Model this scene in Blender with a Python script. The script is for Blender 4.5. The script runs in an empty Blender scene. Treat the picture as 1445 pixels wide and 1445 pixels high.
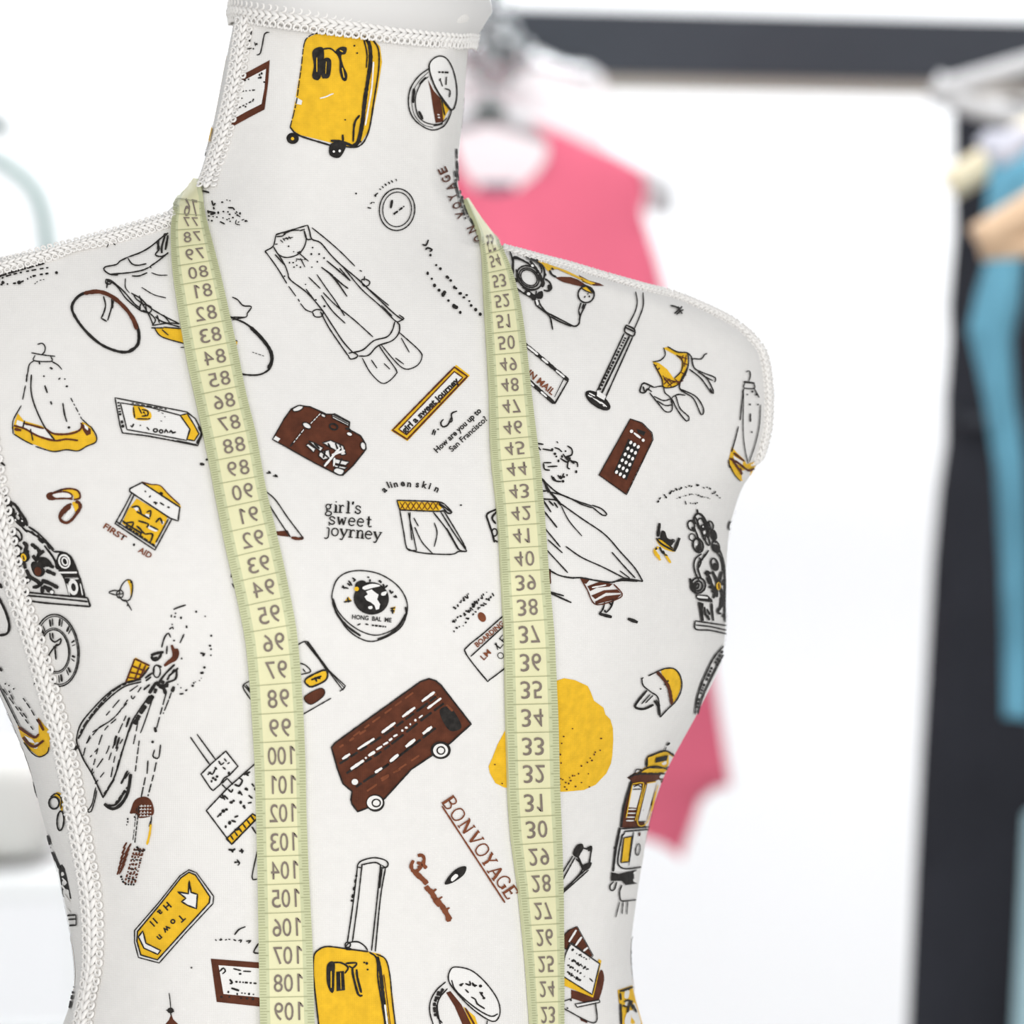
import bpy, bmesh, math, random
import numpy as np
from mathutils import Vector
from mathutils.bvhtree import BVHTree
from mathutils.geometry import delaunay_2d_cdt

random.seed(7)
scene = bpy.context.scene
COL = scene.collection

# ------------------------------------------------------------------ camera
CAM = Vector((0.0, 0.0, 1.30))
FOC, SENS, RES = 180.0, 36.0, 1445.0
K_ = SENS / FOC / RES
def P(px, py, d):
    """point that stands at distance d from the lens and shows at photo position px, py"""
    return Vector((CAM.x + (px - RES/2) * K_ * d, d, CAM.z - (py - RES/2) * K_ * d))
def ray(px, py):
    return Vector(((px - RES/2) * K_, 1.0, -(py - RES/2) * K_)).normalized()

cam_d = bpy.data.cameras.new('camera')
cam_d.lens = FOC; cam_d.sensor_width = SENS; cam_d.sensor_fit = 'HORIZONTAL'
cam_d.clip_start = 0.05; cam_d.clip_end = 50
cam_d.dof.use_dof = True
cam_d.dof.focus_distance = 1.835
cam_d.dof.aperture_fstop = 11.5
cam = bpy.data.objects.new('camera', cam_d); COL.objects.link(cam)
cam.location = CAM; cam.rotation_euler = (math.pi/2, 0, 0)
scene.camera = cam

# ------------------------------------------------------------------ materials
def srgb(r, g, b):
    f = lambda v: (v/255/12.92) if v/255 <= 0.04045 else ((v/255+0.055)/1.055)**2.4
    return (f(r), f(g), f(b), 1)
def material(name, col, rough=0.8, metal=0.0, weave=0.0, noise=0.0, nscale=60, sheen=0.0, bump=0.0):
    m = bpy.data.materials.new(name); m.use_nodes = True
    nt = m.node_tree; b = nt.nodes['Principled BSDF']
    b.inputs['Base Color'].default_value = col
    b.inputs['Roughness'].default_value = rough
    b.inputs['Metallic'].default_value = metal
    b.inputs['Specular IOR Level'].default_value = 0.25 if metal == 0 else 0.5
    if sheen: b.inputs['Sheen Weight'].default_value = sheen
    tc = nt.nodes.new('ShaderNodeTexCoord')
    fac = None
    if weave:
        wx = nt.nodes.new('ShaderNodeTexWave'); wx.wave_type = 'BANDS'; wx.bands_direction = 'X'
        wz = nt.nodes.new('ShaderNodeTexWave'); wz.wave_type = 'BANDS'; wz.bands_direction = 'Z'
        for w in (wx, wz):
            w.inputs['Scale'].default_value = 420; w.inputs['Distortion'].default_value = 1.2
            w.inputs['Detail'].default_value = 1.0; w.inputs['Detail Scale'].default_value = 2.0
            nt.links.new(tc.outputs['Object'], w.inputs['Vector'])
        mx = nt.nodes.new('ShaderNodeMath'); mx.operation = 'ADD'
        nt.links.new(wx.outputs['Fac'], mx.inputs[0]); nt.links.new(wz.outputs['Fac'], mx.inputs[1])
        bp = nt.nodes.new('ShaderNodeBump'); bp.inputs['Strength'].default_value = 0.25
        bp.inputs['Distance'].default_value = weave
        nt.links.new(mx.outputs[0], bp.inputs['Height'])
        nt.links.new(bp.outputs['Normal'], b.inputs['Normal'])
        fac = mx.outputs[0]
    if noise:
        n = nt.nodes.new('ShaderNodeTexNoise'); n.inputs['Scale'].default_value = nscale
        n.inputs['Detail'].default_value = 4
        nt.links.new(tc.outputs['Object'], n.inputs['Vector'])
        ramp = nt.nodes.new('ShaderNodeMapRange')
        ramp.inputs['From Min'].default_value = 0.3; ramp.inputs['From Max'].default_value = 0.7
        ramp.inputs['To Min'].default_value = 1 - noise; ramp.inputs['To Max'].default_value = 1 + noise*0.5
        nt.links.new(n.outputs['Fac'], ramp.inputs['Value'])
        mul = nt.nodes.new('ShaderNodeVectorMath'); mul.operation = 'SCALE'
        mul.inputs[0].default_value = col[:3]
        last = ramp.outputs[0]
        if fac is not None:
            r2 = nt.nodes.new('ShaderNodeMapRange'); r2.inputs['From Max'].default_value = 2.0
            r2.inputs['To Min'].default_value = 0.965; r2.inputs['To Max'].default_value = 1.02
            nt.links.new(fac, r2.inputs['Value'])
            mm = nt.nodes.new('ShaderNodeMath'); mm.operation = 'MULTIPLY'
            nt.links.new(last, mm.inputs[0]); nt.links.new(r2.outputs[0], mm.inputs[1]); last = mm.outputs[0]
        nt.links.new(last, mul.inputs['Scale'])
        nt.links.new(mul.outputs[0], b.inputs['Base Color'])
        if bump and not weave:
            bp = nt.nodes.new('ShaderNodeBump'); bp.inputs['Strength'].default_value = 0.4
            bp.inputs['Distance'].default_value = bump
            nt.links.new(n.outputs['Fac'], bp.inputs['Height']); nt.links.new(bp.outputs['Normal'], b.inputs['Normal'])
    return m

MAT = {
 'cream':  material('cream_cotton', (0.775, 0.752, 0.725, 1), 0.9, weave=0.00025, noise=0.022, nscale=220),
 'W':      material('unprinted_cotton', (0.80, 0.78, 0.755, 1), 0.9, weave=0.00025, noise=0.02, nscale=220),
 'K':      material('black_ink', (0.024, 0.021, 0.019, 1), 0.85, noise=0.6, nscale=500),
 'B':      material('brown_ink', (0.105, 0.030, 0.014, 1), 0.85, weave=0.0002, noise=0.3, nscale=260),
 'R':      material('russet_ink', (0.20, 0.060, 0.026, 1), 0.85, noise=0.2, nscale=300),
 'Y':      material('yellow_ink', (0.80, 0.47, 0.022, 1), 0.85, weave=0.0002, noise=0.12, nscale=300),
 'G':      material('grey_ink', (0.10, 0.09, 0.085, 1), 0.85, noise=0.3, nscale=400),
 'braid':  material('ivory_braid', (0.84, 0.815, 0.785, 1), 0.7, noise=0.06, nscale=700, sheen=0.2),
 'cap':    material('white_plastic', (0.70, 0.685, 0.67, 1), 0.6, noise=0.02, nscale=20),
 'tape':   material('pale_yellow_tape', (0.745, 0.715, 0.445, 1), 0.5, noise=0.04, nscale=90),
 'tapee':  material('tape_edge_green', (0.575, 0.59, 0.365, 1), 0.5, noise=0.04, nscale=90),
 'tick':   material('tape_tick', (0.34, 0.35, 0.20, 1), 0.6, noise=0.1, nscale=90),
 'digit':  material('tape_digit', (0.215, 0.175, 0.145, 1), 0.6, noise=0.15, nscale=300),
 'wood':   material('stand_wood', (0.35, 0.22, 0.12, 1), 0.5, noise=0.3, nscale=30),
}

def new_mesh(name, verts, faces, mats, midx=None, parent=None, smooth=True):
    me = bpy.data.meshes.new(name)
    me.from_pydata([tuple(v) for v in verts], [], faces)
    for m in (mats if isinstance(mats, (list, tuple)) else [mats]): me.materials.append(m)
    if midx is not None: me.polygons.foreach_set('material_index', midx)
    me.polygons.foreach_set('use_smooth', [smooth]*len(me.polygons))
    me.update()
    o = bpy.data.objects.new(name, me); COL.objects.link(o)
    if parent is not None:
        o.parent = parent
        o.matrix_parent_inverse = parent.matrix_world.inverted() if False else o.matrix_parent_inverse
    return o
def empty(name, loc=(0,0,0)):
    o = bpy.data.objects.new(name, None); COL.objects.link(o); o.location = loc
    o.empty_display_size = 0.05
    return o
def tag(o, label=None, cat=None, group=None, kind=None):
    if label: o['label'] = label
    if cat: o['category'] = cat
    if group: o['group'] = group
    if kind: o['kind'] = kind
    return o
def part(name, verts, faces, mats, root, midx=None, smooth=True, label=None):
    off = Vector(root.location) if root is not None else Vector((0,0,0))
    if root is not None and root.parent is not None: off = off + Vector(root.parent.location)
    o = new_mesh(name, [Vector(v) - off for v in verts], faces, mats, midx, root, smooth)
    if label: o['label'] = label
    return o

def catmull(pts, step, closed=False):
    pts = [np.array(p, float) for p in pts]
    n = len(pts)
    if n < 3 and not closed: return resample(pts, step)
    out = []
    segs = n if closed else n-1
    for i in range(segs):
        p0 = pts[(i-1) % n] if closed or i > 0 else 2*pts[0]-pts[1]
        p1 = pts[i]; p2 = pts[(i+1) % n]
        p3 = pts[(i+2) % n] if closed or i+2 < n else 2*pts[-1]-pts[-2]
        L = np.linalg.norm(p2-p1); k = max(1, int(math.ceil(L/step)))
        for j in range(k):
            t = j/k
            out.append(0.5*((2*p1)+(-p0+p2)*t+(2*p0-5*p1+4*p2-p3)*t*t+(-p0+3*p1-3*p2+p3)*t**3))
    if not closed: out.append(pts[-1])
    return out
def resample(pts, step, closed=False):
    pts = [np.array(p, float) for p in pts]
    out = []
    m = len(pts) if closed else len(pts)-1
    for i in range(m):
        a, b = pts[i], pts[(i+1) % len(pts)]
        L = np.linalg.norm(b-a); k = max(1, int(math.ceil(L/step)))
        for j in range(k): out.append(a+(b-a)*j/k)
    if not closed: out.append(pts[-1])
    return out
def tube(path, r, seg=8, closed=False, radii=None):
    """round tube along 3-D points: verts, faces"""
    path = [Vector(p) for p in path]; n = len(path)
    V, F = [], []
    up = None
    for i, p in enumerate(path):
        a = path[i-1] if (i > 0 or closed) else p
        b = path[(i+1) % n] if (i < n-1 or closed) else p
        t = (b-a).normalized()
        if up is None:
            up = Vector((0,0,1)) if abs(t.z) < 0.9 else Vector((1,0,0))
        s = t.cross(up).normalized(); up = s.cross(t).normalized()
        rr = radii[i] if radii else r
        for k in range(seg):
            an = 2*math.pi*k/seg
            V.append(p + s*math.cos(an)*rr + up*math.sin(an)*rr)
    for i in range(n if closed else n-1):
        j = (i+1) % n
        for k in range(seg):
            F.append((i*seg+k, i*seg+(k+1) % seg, j*seg+(k+1) % seg, j*seg+k))
    if not closed:
        F.append(tuple(range(seg-1, -1, -1))); F.append(tuple((n-1)*seg+k for k in range(seg)))
    return V, F
def join(*vf):
    V, F = [], []
    for v, f in vf:
        o = len(V); V += list(v); F += [tuple(i+o for i in q) for q in f]
    return V, F
def box(x0, x1, y0, y1, z0, z1, bev=0.0):
    bm = bmesh.new(); bmesh.ops.create_cube(bm, size=1)
    for v in bm.verts:
        v.co = Vector(((x0+x1)/2+v.co.x*(x1-x0), (y0+y1)/2+v.co.y*(y1-y0), (z0+z1)/2+v.co.z*(z1-z0)))
    if bev: bmesh.ops.bevel(bm, geom=bm.edges[:], offset=bev, segments=3, affect='EDGES')
    bm.verts.index_update()
    V = [v.co.copy() for v in bm.verts]; F = [tuple(v.index for v in f.verts) for f in bm.faces]
    bm.free(); return V, F

# ------------------------------------------------------------------ dress form body
YC, SHEAR = 1.90, 0.26
LEFT = [(-60,333),(0,332),(25,331),(61,324),(102,316),(155,306),(199,296),(238,285),(258,277),(272,266),(284,254),(296,240),(306,226),(324,166),(340,111),(356,55),(366,-5),(385,-70),(415,-120),(470,-150),(560,-163),(640,-145),(700,-118),(800,-66),(900,-30),(974,0),(1018,19),(1080,43),(1155,62),(1224,82),(1300,98),(1360,107),(1395,105),(1440,91),(1500,64),(1600,25),(1700,2),(1780,-5)]
RIGHT = [(-60,686),(0,685),(25,684),(40,678),(54,663),(87,659),(163,653),(209,648),(247,646),(268,648),(287,658),(314,676),(341,698),(353,717),(363,756),(372,795),(384,836),(398,882),(413,938),(428,982),(446,1022),(466,1052),(482,1070),(507,1084),(540,1090),(579,1091),(610,1087),(640,1079),(660,1065),(675,1055),(690,1046),(715,1037),(747,1029),(787,1025),(824,1024),(860,1024),(892,1023),(930,1018),(960,1006),(1011,981),(1049,960),(1092,938),(1151,918),(1224,905),(1270,898),(1324,891),(1357,890),(1399,895),(1441,905),(1500,926),(1600,962),(1700,985),(1780,990)]
HALF = [(-60,.050),(0,.048),(60,.045),(150,.045),(250,.050),(300,.054),(350,.058),(420,.066),(520,.076),(640,.086),(760,.093),(860,.096),(980,.092),(1150,.084),(1370,.077),(1500,.083),(1650,.094),(1780,.098)]
EXPO = [(-60,2.0),(250,2.0),(320,2.1),(420,2.3),(560,2.5),(700,2.4),(900,2.2),(1200,2.1),(1780,2.1)]
CX0 = (490 - RES/2) * K_ * YC
def silhouette(tab):
    pts = catmull([(r, x) for r, x in tab], 6)
    xs, zs = [], []
    for r, x in pts:
        X = (x - RES/2)*K_*YC
        for _ in range(4):
            d = YC + SHEAR*(X - CX0); X = (x - RES/2)*K_*d
        xs.append(X); zs.append(CAM.z - (r - RES/2)*K_*d)
    zs = np.array(zs); xs = np.array(xs); o = np.argsort(zs)
    return zs[o], xs[o]
zL, xL = silhouette(LEFT); zR, xR = silhouette(RIGHT)
def row2z(r): return CAM.z - (r - RES/2)*K_*(YC-0.03)
hz = np.array([row2z(r) for r, _ in HALF][::-1]); hb = np.array([v for _, v in HALF][::-1])
ez = np.array([row2z(r) for r, _ in EXPO][::-1]); en = np.array([v for _, v in EXPO][::-1])
BUST = [((270, 860), .016, .055), ((835, 850), .016, .050)]
BUST = [(P(px, py, 1.82), a, s) for (px, py), a, s in BUST]
def body_point(th, z):
    xl = np.interp(z, zL, xL); xr = np.interp(z, zR, xR)
    a = (xr-xl)/2; cx = (xr+xl)/2
    b = np.interp(z, hz, hb); n = np.interp(z, ez, en)
    c, s = math.cos(th), math.sin(th)
    x = cx + a*math.copysign(abs(c)**(2/n), c)
    y = YC + SHEAR*(x-CX0) + b*math.copysign(abs(s)**(2/n), s)
    if s < 0:
        for p, amp, sg in BUST:
            y -= amp*math.exp(-((x-p.x)**2+(z-p.z)**2)/(2*sg*sg))*min(1.0, -s*1.6)
    return Vector((x, y, z))
z_top = row2z(-22); z_bot = row2z(1760)
zmid1, zmid2 = row2z(230), row2z(700)
zs = list(np.linspace(z_bot, zmid2, 130, endpoint=False)) + list(np.linspace(zmid2, zmid1, 190, endpoint=False)) + list(np.linspace(zmid1, z_top, 50))
NT = 220
# denser towards the two side edges so that the outline stays smooth
BV = [body_point(2*math.pi*k/NT, z) for z in zs for k in range(NT)]
# ease the step from neck to shoulders: blend the front with a softened copy of itself
def soften(V, sig=.011, cell=.002):
    A = np.array([(v.x, v.y, v.z) for v in V])
    ns, nt = len(zs), NT
    Y = A[:, 1].reshape(ns, nt); X = A[:, 0].reshape(ns, nt); Z = np.array(zs)
    gx = np.arange(A[:, 0].min(), A[:, 0].max(), cell); H = np.zeros((ns, len(gx))); M = np.zeros_like(H)
    fr = slice(nt//2, nt)                       # front half, from left edge to right edge
    for i in range(ns):
        xs_, ys_ = np.append(X[i, fr], X[i, 0]), np.append(Y[i, fr], Y[i, 0])
        H[i] = np.interp(gx, xs_, ys_); M[i] = (gx >= xs_[0]) & (gx <= xs_[-1])
    gz = np.arange(Z[0], Z[-1], cell)
    Hz = np.array([np.interp(gz, Z, H[:, j]) for j in range(len(gx))]).T
    Mz = np.array([np.interp(gz, Z, M[:, j]) for j in range(len(gx))]).T
    k = int(3*sig/cell); g = np.exp(-.5*(np.arange(-k, k+1)*cell/sig)**2); g /= g.sum()
    def blur(B):
        B = np.apply_along_axis(lambda c: np.convolve(np.pad(c, k, 'edge'), g, 'valid'), 0, B)
        return np.apply_along_axis(lambda c: np.convolve(np.pad(c, k, 'edge'), g, 'valid'), 1, B)
    S = blur(Hz*Mz)/np.maximum(blur(Mz), 1e-3)
    for i in range(ns):
        x0, x1 = X[i, nt//2], X[i, 0]
        iz = min(max((Z[i]-gz[0])/cell, 0), len(gz)-1.001); a0 = int(iz); fz = iz-a0
        row = S[a0]*(1-fz)+S[min(a0+1, len(gz)-1)]*fz
        for kk in range(nt//2, nt):
            v = V[i*nt+kk]; u = abs(2*(v.x-x0)/(x1-x0)-1)
            w = max(0.0, min(1.0, (1-u)/.22)); w = w*w*(3-2*w)
            v.y = v.y*(1-w)+float(np.interp(v.x, gx, row))*w
soften(BV)
BF = []
for i in range(len(zs)-1):
    for k in range(NT):
        k2 = (k+1) % NT
        BF.append((i*NT+k, i*NT+k2, (i+1)*NT+k2, (i+1)*NT+k))
BF.append(tuple(range(NT-1, -1, -1))); BF.append(tuple((len(zs)-1)*NT+k for k in range(NT)))
BVH = BVHTree.FromPolygons(BV, BF[:-2])

def hit(px, py, off=0.0):
    h = BVH.ray_cast(CAM, ray(px, py))
    if h[0] is None: return None
    n = h[1]
    if n.dot(CAM-h[0]) < 0: n = -n
    return h[0] + n*off, n
def hit_near(px, py, off=0.0):
    h = hit(px, py, off)
    if h: return h
    q = P(px, py, YC + SHEAR*((px-RES/2)*K_*YC-CX0))
    l, n, _, _ = BVH.find_nearest(q)
    c = Vector((l.x*0.2+CX0*0.8, YC, l.z))
    if n.dot(l-c) < 0: n = -n
    return l + n*off, n

# ------------------------------------------------------------------ print on the cotton (part of the cover's mesh)
PV, PF, PM = [], [], []
SLOTS = ['cream', 'W', 'K', 'B', 'R', 'Y', 'G']
LAY = {'f': 0.00022, 'f2': 0.00034, 'f3': 0.00046, 'l': 0.00058, 'l2': 0.00070, 'l3': 0.00082}
T_ = [0.0, 0.0, 1.0]
def t(ox, oy, s): T_[0], T_[1], T_[2] = ox, oy, s
def pp(s):
    v = []
    for q in s.split():
        a, b = q.split(',')
        v.append((T_[0]+float(a)/T_[2], T_[1]+float(b)/T_[2]))
    return v
LOG = []
def emit(pts2, faces, mat, lay):
    LOG.append((pts2, faces, mat, lay))
    base = len(PV); ok = []
    for x, y in pts2:
        h = hit(x, y, LAY[lay])
        ok.append(h is not None)
        PV.append(h[0] if h else Vector((0, 0, 0)))
    mi = SLOTS.index(mat)
    for f in faces:
        if all(ok[i] for i in f):
            PF.append(tuple(base+i for i in f)); PM.append(mi)
def ribbon(pts, w, mat, lay, closed=False, rough=0.16):
    n = len(pts)
    if n < 2: return
    v2 = []
    for i, p in enumerate(pts):
        a = pts[i-1] if (i > 0 or closed) else p
        b = pts[(i+1) % n] if (i < n-1 or closed) else p
        d = np.array(b)-np.array(a); L = np.linalg.norm(d) or 1; d = d/L
        nn = np.array((-d[1], d[0])); hw = w/2*(1+random.uniform(-rough, rough))
        if not closed and i in (0, n-1): hw *= 0.7
        v2.append(tuple(np.array(p)+nn*hw)); v2.append(tuple(np.array(p)-nn*hw))
    fs = []
    for i in range(n if closed else n-1):
        j = (i+1) % n
        fs.append((2*i, 2*i+1, 2*j+1, 2*j))
    emit(v2, fs, mat, lay)
def l(s, w=1.6, c='K', closed=False, smooth=True, lay='l', dash=None):
    pts = pp(s) if isinstance(s, str) else s
    pts = catmull(pts, 3.5, closed) if smooth else resample(pts, 3.5, closed)
    if dash:
        on, off = dash; i = 0
        per = resample(pts, 1.5)
        while i < len(per)-2:
            k = max(2, int(on*random.uniform(.6, 1.4)/1.5))
            ribbon(per[i:i+k+1], w, c, lay); i += k+max(1, int(off*random.uniform(.6, 1.4)/1.5))
    else: ribbon(pts, w, c, lay, closed)
def ls(*strokes, w=1.6, c='K', **k):
    for s in strokes: l(s, w, c, **k)
def fill(poly, mat, lay='f'):
    poly = resample(poly, 5, True)
    q = []
    for p in poly:
        if not q or np.hypot(*(p-q[-1])) > 0.15: q.append(p)
    poly = q; n = len(poly)
    xs = [p[0] for p in poly]; ys = [p[1] for p in poly]
    pts = [Vector(p) for p in poly]
    g = 13.0
    def inside(x, y):
        c = False; j = n-1
        for i in range(n):
            if (ys[i] > y) != (ys[j] > y) and x < (xs[j]-xs[i])*(y-ys[i])/(ys[j]-ys[i])+xs[i]: c = not c
            j = i
        return c
    y = min(ys)+g/2
    while y < max(ys):
        x = min(xs)+g/2
        while x < max(xs):
            if inside(x, y): pts.append(Vector((x, y)))
            x += g
        y += g
    r = delaunay_2d_cdt(pts, [(i, (i+1) % n) for i in range(n)], [list(range(n))], 1, 1e-4)
    emit([tuple(v) for v in r[0]], [tuple(f) for f in r[2]], mat, lay)
def f(s, c='Y', smooth=False, lay='f', o=None, ow=1.6):
    pts = pp(s)
    if smooth: pts = catmull(pts, 3.0, True)
    fill(pts, c, lay)
    if o: l(s, ow, o, closed=True, smooth=smooth)
def epts(cx, cy, rx, ry, rot=0, a0=0, a1=360):
    r = math.radians(rot); n = max(8, int(abs(a1-a0)/360*max(10, (rx+ry)/T_[2]*1.6)))
    m = n if abs(a1-a0) >= 360 else n+1
    out = []
    for i in range(m):
        a = math.radians(a0+(a1-a0)*i/n); u, v = rx*math.cos(a), ry*math.sin(a)
        out.append((T_[0]+(cx+u*math.cos(r)-v*math.sin(r))/T_[2], T_[1]+(cy+u*math.sin(r)+v*math.cos(r))/T_[2]))
    return out
def e(cx, cy, rx, ry, rot=0, w=1.6, c='K', fc=None, lay='l', flay='f'):
    pts = epts(cx, cy, rx, ry, rot)
    if fc: fill(pts, fc, flay)
    if w: ribbon(pts, w, c, lay, True)
def arc(cx, cy, rx, ry, a0, a1, rot=0, w=1.6, c='K', lay='l'):
    ribbon(epts(cx, cy, rx, ry, rot, a0, a1), w, c, lay)
def d(s, r=1.3, c='K', lay='l'):
    for x, y in pp(s):
        rr = r*random.uniform(.8, 1.2); k = 7; q = random.uniform(0, 6)
        sx, sy = random.uniform(.8, 1.25), random.uniform(.8, 1.25)
        emit([(x, y)]+[(x+rr*sx*math.cos(q+6.283*i/k), y+rr*sy*math.sin(q+6.283*i/k)) for i in range(k)],
             [(0, 1+i, 1+(i+1) % k) for i in range(k)], c, lay)

# sans lettering from the built-in font
_glyph = {}
def glyphs(text, bold=0.0):
    key = (text, bold)
    if key not in _glyph:
        cu = bpy.data.curves.new('tmp', 'FONT'); cu.body = text; cu.align_x = 'CENTER'
        cu.resolution_u = 3; cu.offset = bold; cu.size = 1.0
        o = bpy.data.objects.new('tmp', cu); COL.objects.link(o)
        bpy.context.view_layer.update()
        dg = bpy.context.evaluated_depsgraph_get(); ev = o.evaluated_get(dg); me = ev.to_mesh()
        V = [(v.co.x, v.co.y) for v in me.vertices]; F = [tuple(p.vertices) for p in me.polygons]
        ev.to_mesh_clear(); bpy.data.objects.remove(o); bpy.data.curves.remove(cu)
        _glyph[key] = (V, F)
    return _glyph[key]
def tx(text, x, y, h, ang=0, c='K', width=None, bold=0.012, raw=False, lay='l'):
    """text centred at x, y (zoom coordinates), cap height h and width in photo pixels, turned ang degrees anticlockwise"""
    V, F = glyphs(text, bold)
    if not V: return
    X = [v[0] for v in V]; x0, x1 = min(X), max(X)
    sy = h/0.70; sx = (width/(x1-x0)) if width else sy
    cx, cy = (x, y) if raw else (T_[0]+x/T_[2], T_[1]+y/T_[2])
    a = math.radians(ang); ca, sa = math.cos(a), math.sin(a)
    out = []
    for gx, gy in V:
        u = (gx-(x0+x1)/2)*sx; v = (gy-0.35)*sy
        out.append((cx+u*ca-v*sa, cy-(u*sa+v*ca)))
    emit(out, F, c, lay)

# serif letters as strokes (unit box, y up)
SER = {
 'B': ["0,0 .5,0", "0,1 .5,1", "!.15,0 .15,1", "~.15,1 .5,1 .7,.9 .72,.74 .6,.57 .2,.53", "~.2,.53 .6,.5 .8,.35 .8,.2 .65,.03 .15,0"],
 'O': ["~.5,1 .2,.9 .05,.5 .2,.1 .5,0 .8,.1 .95,.5 .8,.9 .5,1"],
 'N': ["0,0 .3,0", "0,1 .2,1", ".15,0 .15,1", "!.15,1 .85,0", ".85,0 .85,1", ".7,1 1,1"],
 'V': ["0,1 .3,1", ".7,1 1,1", "!.12,1 .5,0", ".5,0 .88,1"],
 'Y': ["0,1 .3,1", ".7,1 1,1", "!.12,1 .5,.48", ".5,.48 .88,1", "!.5,.48 .5,0", ".32,0 .68,0"],
 'A': ["-.05,0 .25,0", ".7,0 1.05,0", ".1,0 .48,1", "!.48,1 .9,0", ".22,.34 .75,.34"],
 'G': ["~.85,.8 .65,.97 .4,.98 .15,.8 .05,.5 .15,.15 .45,0 .7,.05 .85,.2", "!.85,.05 .85,.42", ".65,.42 1,.42"],
 'E': ["0,0 .75,0", "0,1 .75,1", "!.15,0 .15,1", ".15,.52 .55,.52", ".75,0 .8,.22", ".75,1 .77,.8", ".55,.62 .55,.42"],
 'g': ["~.45,.65 .2,.6 .12,.43 .25,.26 .5,.26 .65,.43 .55,.6 .4,.65", ".58,.6 .8,.68", "~.28,.26 .2,.12 .5,.05 .75,-.05 .7,-.25 .4,-.32 .12,-.25 .15,-.08 .3,.04"],
 'i': ["!.4,0 .4,.62", ".2,.62 .4,.62", ".15,0 .65,0", "!.36,.85 .42,.93"],
 'r': ["!.25,0 .25,.62", ".05,.62 .25,.62", ".05,0 .5,0", "~.25,.4 .42,.6 .65,.6", "!.6,.52 .66,.56"],
 'l': ["!.4,0 .4,1", ".2,1 .4,1", ".15,0 .65,0"],
 "'": ["!.3,1 .22,.72"],
 's': ["~.65,.5 .5,.63 .25,.62 .15,.48 .3,.36 .55,.28 .68,.15 .5,.0 .25,.02 .1,.15", ".66,.62 .66,.45", ".1,.2 .1,0"],
 'w': ["0,.62 .25,.62", ".75,.62 1,.62", "!.1,.62 .3,0", ".3,0 .5,.55", "!.5,.55 .72,0", ".72,0 .9,.62"],
 'e': ["~.15,.36 .7,.36 .65,.55 .42,.65 .2,.55 .1,.32 .2,.08 .45,0 .7,.1"],
 't': ["!.35,.9 .35,.12", "~.35,.12 .45,0 .7,.06", ".1,.62 .65,.62"],
 'j': ["~.45,.62 .45,0 .4,-.2 .2,-.3 .05,-.22", ".2,.62 .45,.62", "!.4,.85 .46,.92"],
 'o': ["~.42,.65 .18,.55 .1,.32 .18,.1 .42,0 .66,.1 .74,.32 .66,.55 .42,.65"],
 'y': ["0,.62 .3,.62", ".6,.62 .9,.62", "!.12,.62 .45,.05", "~.78,.62 .45,.0 .3,-.25 .08,-.22"],
 'n': ["!.2,0 .2,.62", ".02,.62 .2,.62", "0,0 .4,0", "~.2,.45 .4,.63 .62,.6 .68,.42", "!.68,.42 .68,0", ".5,0 .88,0"],
}
def serif(ch, x, y, h, wd, ang, c='K', w=1.5, bold=2.0):
    a = math.radians(ang); ca, sa = math.cos(a), math.sin(a)
    cx, cy = T_[0]+x/T_[2], T_[1]+y/T_[2]
    for s in SER[ch]:
        ww = bold if s[0] == '!' else w
        sm = s[0] == '~'
        q = []
        for k in s.lstrip('!~').split():
            gx, gy = map(float, k.split(','))
            u, v = (gx-.45)*wd, (gy-.45)*h
            q.append((cx+u*ca-v*sa, cy-(u*sa+v*ca)))
        q = catmull(q, 1.5) if sm else resample(q, 3)
        ribbon(q, ww, c, 'l', rough=.1)
def serif_line(word, x, y, h, adv, wd, ang, **k):
    """word starting at x, y (photo-scaled advance per letter)"""
    a = math.radians(ang); px = 0
    for ch in word:
        if ch != ' ':
            serif(ch, x+px*math.cos(a)*T_[2], y-px*math.sin(a)*T_[2], h, wd, ang, **k)
        px += adv*{'i': .75, 'l': .75, "'": .55, 'r': .9, 't': .85, 'w': 1.25, 'j': .75}.get(ch, 1)
def scribble(x0, y0, x1, y1, n, h, w=1.3, c='K'):
    """a line of loose handwriting from x0, y0 to x1, y1 in zoom coordinates"""
    a = np.array((T_[0]+x0/T_[2], T_[1]+y0/T_[2])); b = np.array((T_[0]+x1/T_[2], T_[1]+y1/T_[2]))
    dd = (b-a)/n; nn = np.array((-dd[1], dd[0])); nn = nn/np.linalg.norm(nn)
    for i in range(n):
        p = a+dd*i; pts = []
        for k in range(random.choice((2, 3, 4))):
            pts.append(tuple(p+dd*(0.15+0.25*k)+nn*h*random.uniform(-.5, .5)))
        if random.random() < .85: ribbon(catmull(pts, 1.5), w*random.uniform(.8, 1.3), c, 'l')
# ---- neck: suitcase, compact, framed board
t(280, 0, 3.44)
f("512,222 528,185 575,163 800,176 850,195 880,225 890,300 872,420 848,540 822,640 790,690 760,715 690,705 490,655 447,622 468,500 495,340", 'Y')
f("470,470 505,490 500,510 472,505", 'W', lay='f2'); l("590,478 620,470 650,455", 2, 'W', lay='f2'); l("640,462 655,455", 1.5, 'W')
l("797,178 690,166 575,163 535,180 514,215 500,330 490,400 476,500 446,620", 1.6, dash=(14, 3)); l("446,620 490,660 640,708", 2.6)
l("806,180 828,220 832,300 818,400 805,480 792,600 772,690 745,712", 5.5); l("800,190 815,260 812,330", 2)
l("845,195 870,240 872,330 850,480 822,640 775,712 690,712", 2.2); l("780,560 755,600 748,690", 3); l("828,330 808,500 790,610", 3)
l("846,300 838,420 822,520 806,610", 2.2, 'W', lay='l2')
d("755,222 768,258 710,583 785,690", 1.5)
e(458, 674, 27, 25, 0, 1.5, 'K', 'K'); e(458, 676, 8, 8, 0, 0, fc='Y', flay='l2')
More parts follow.
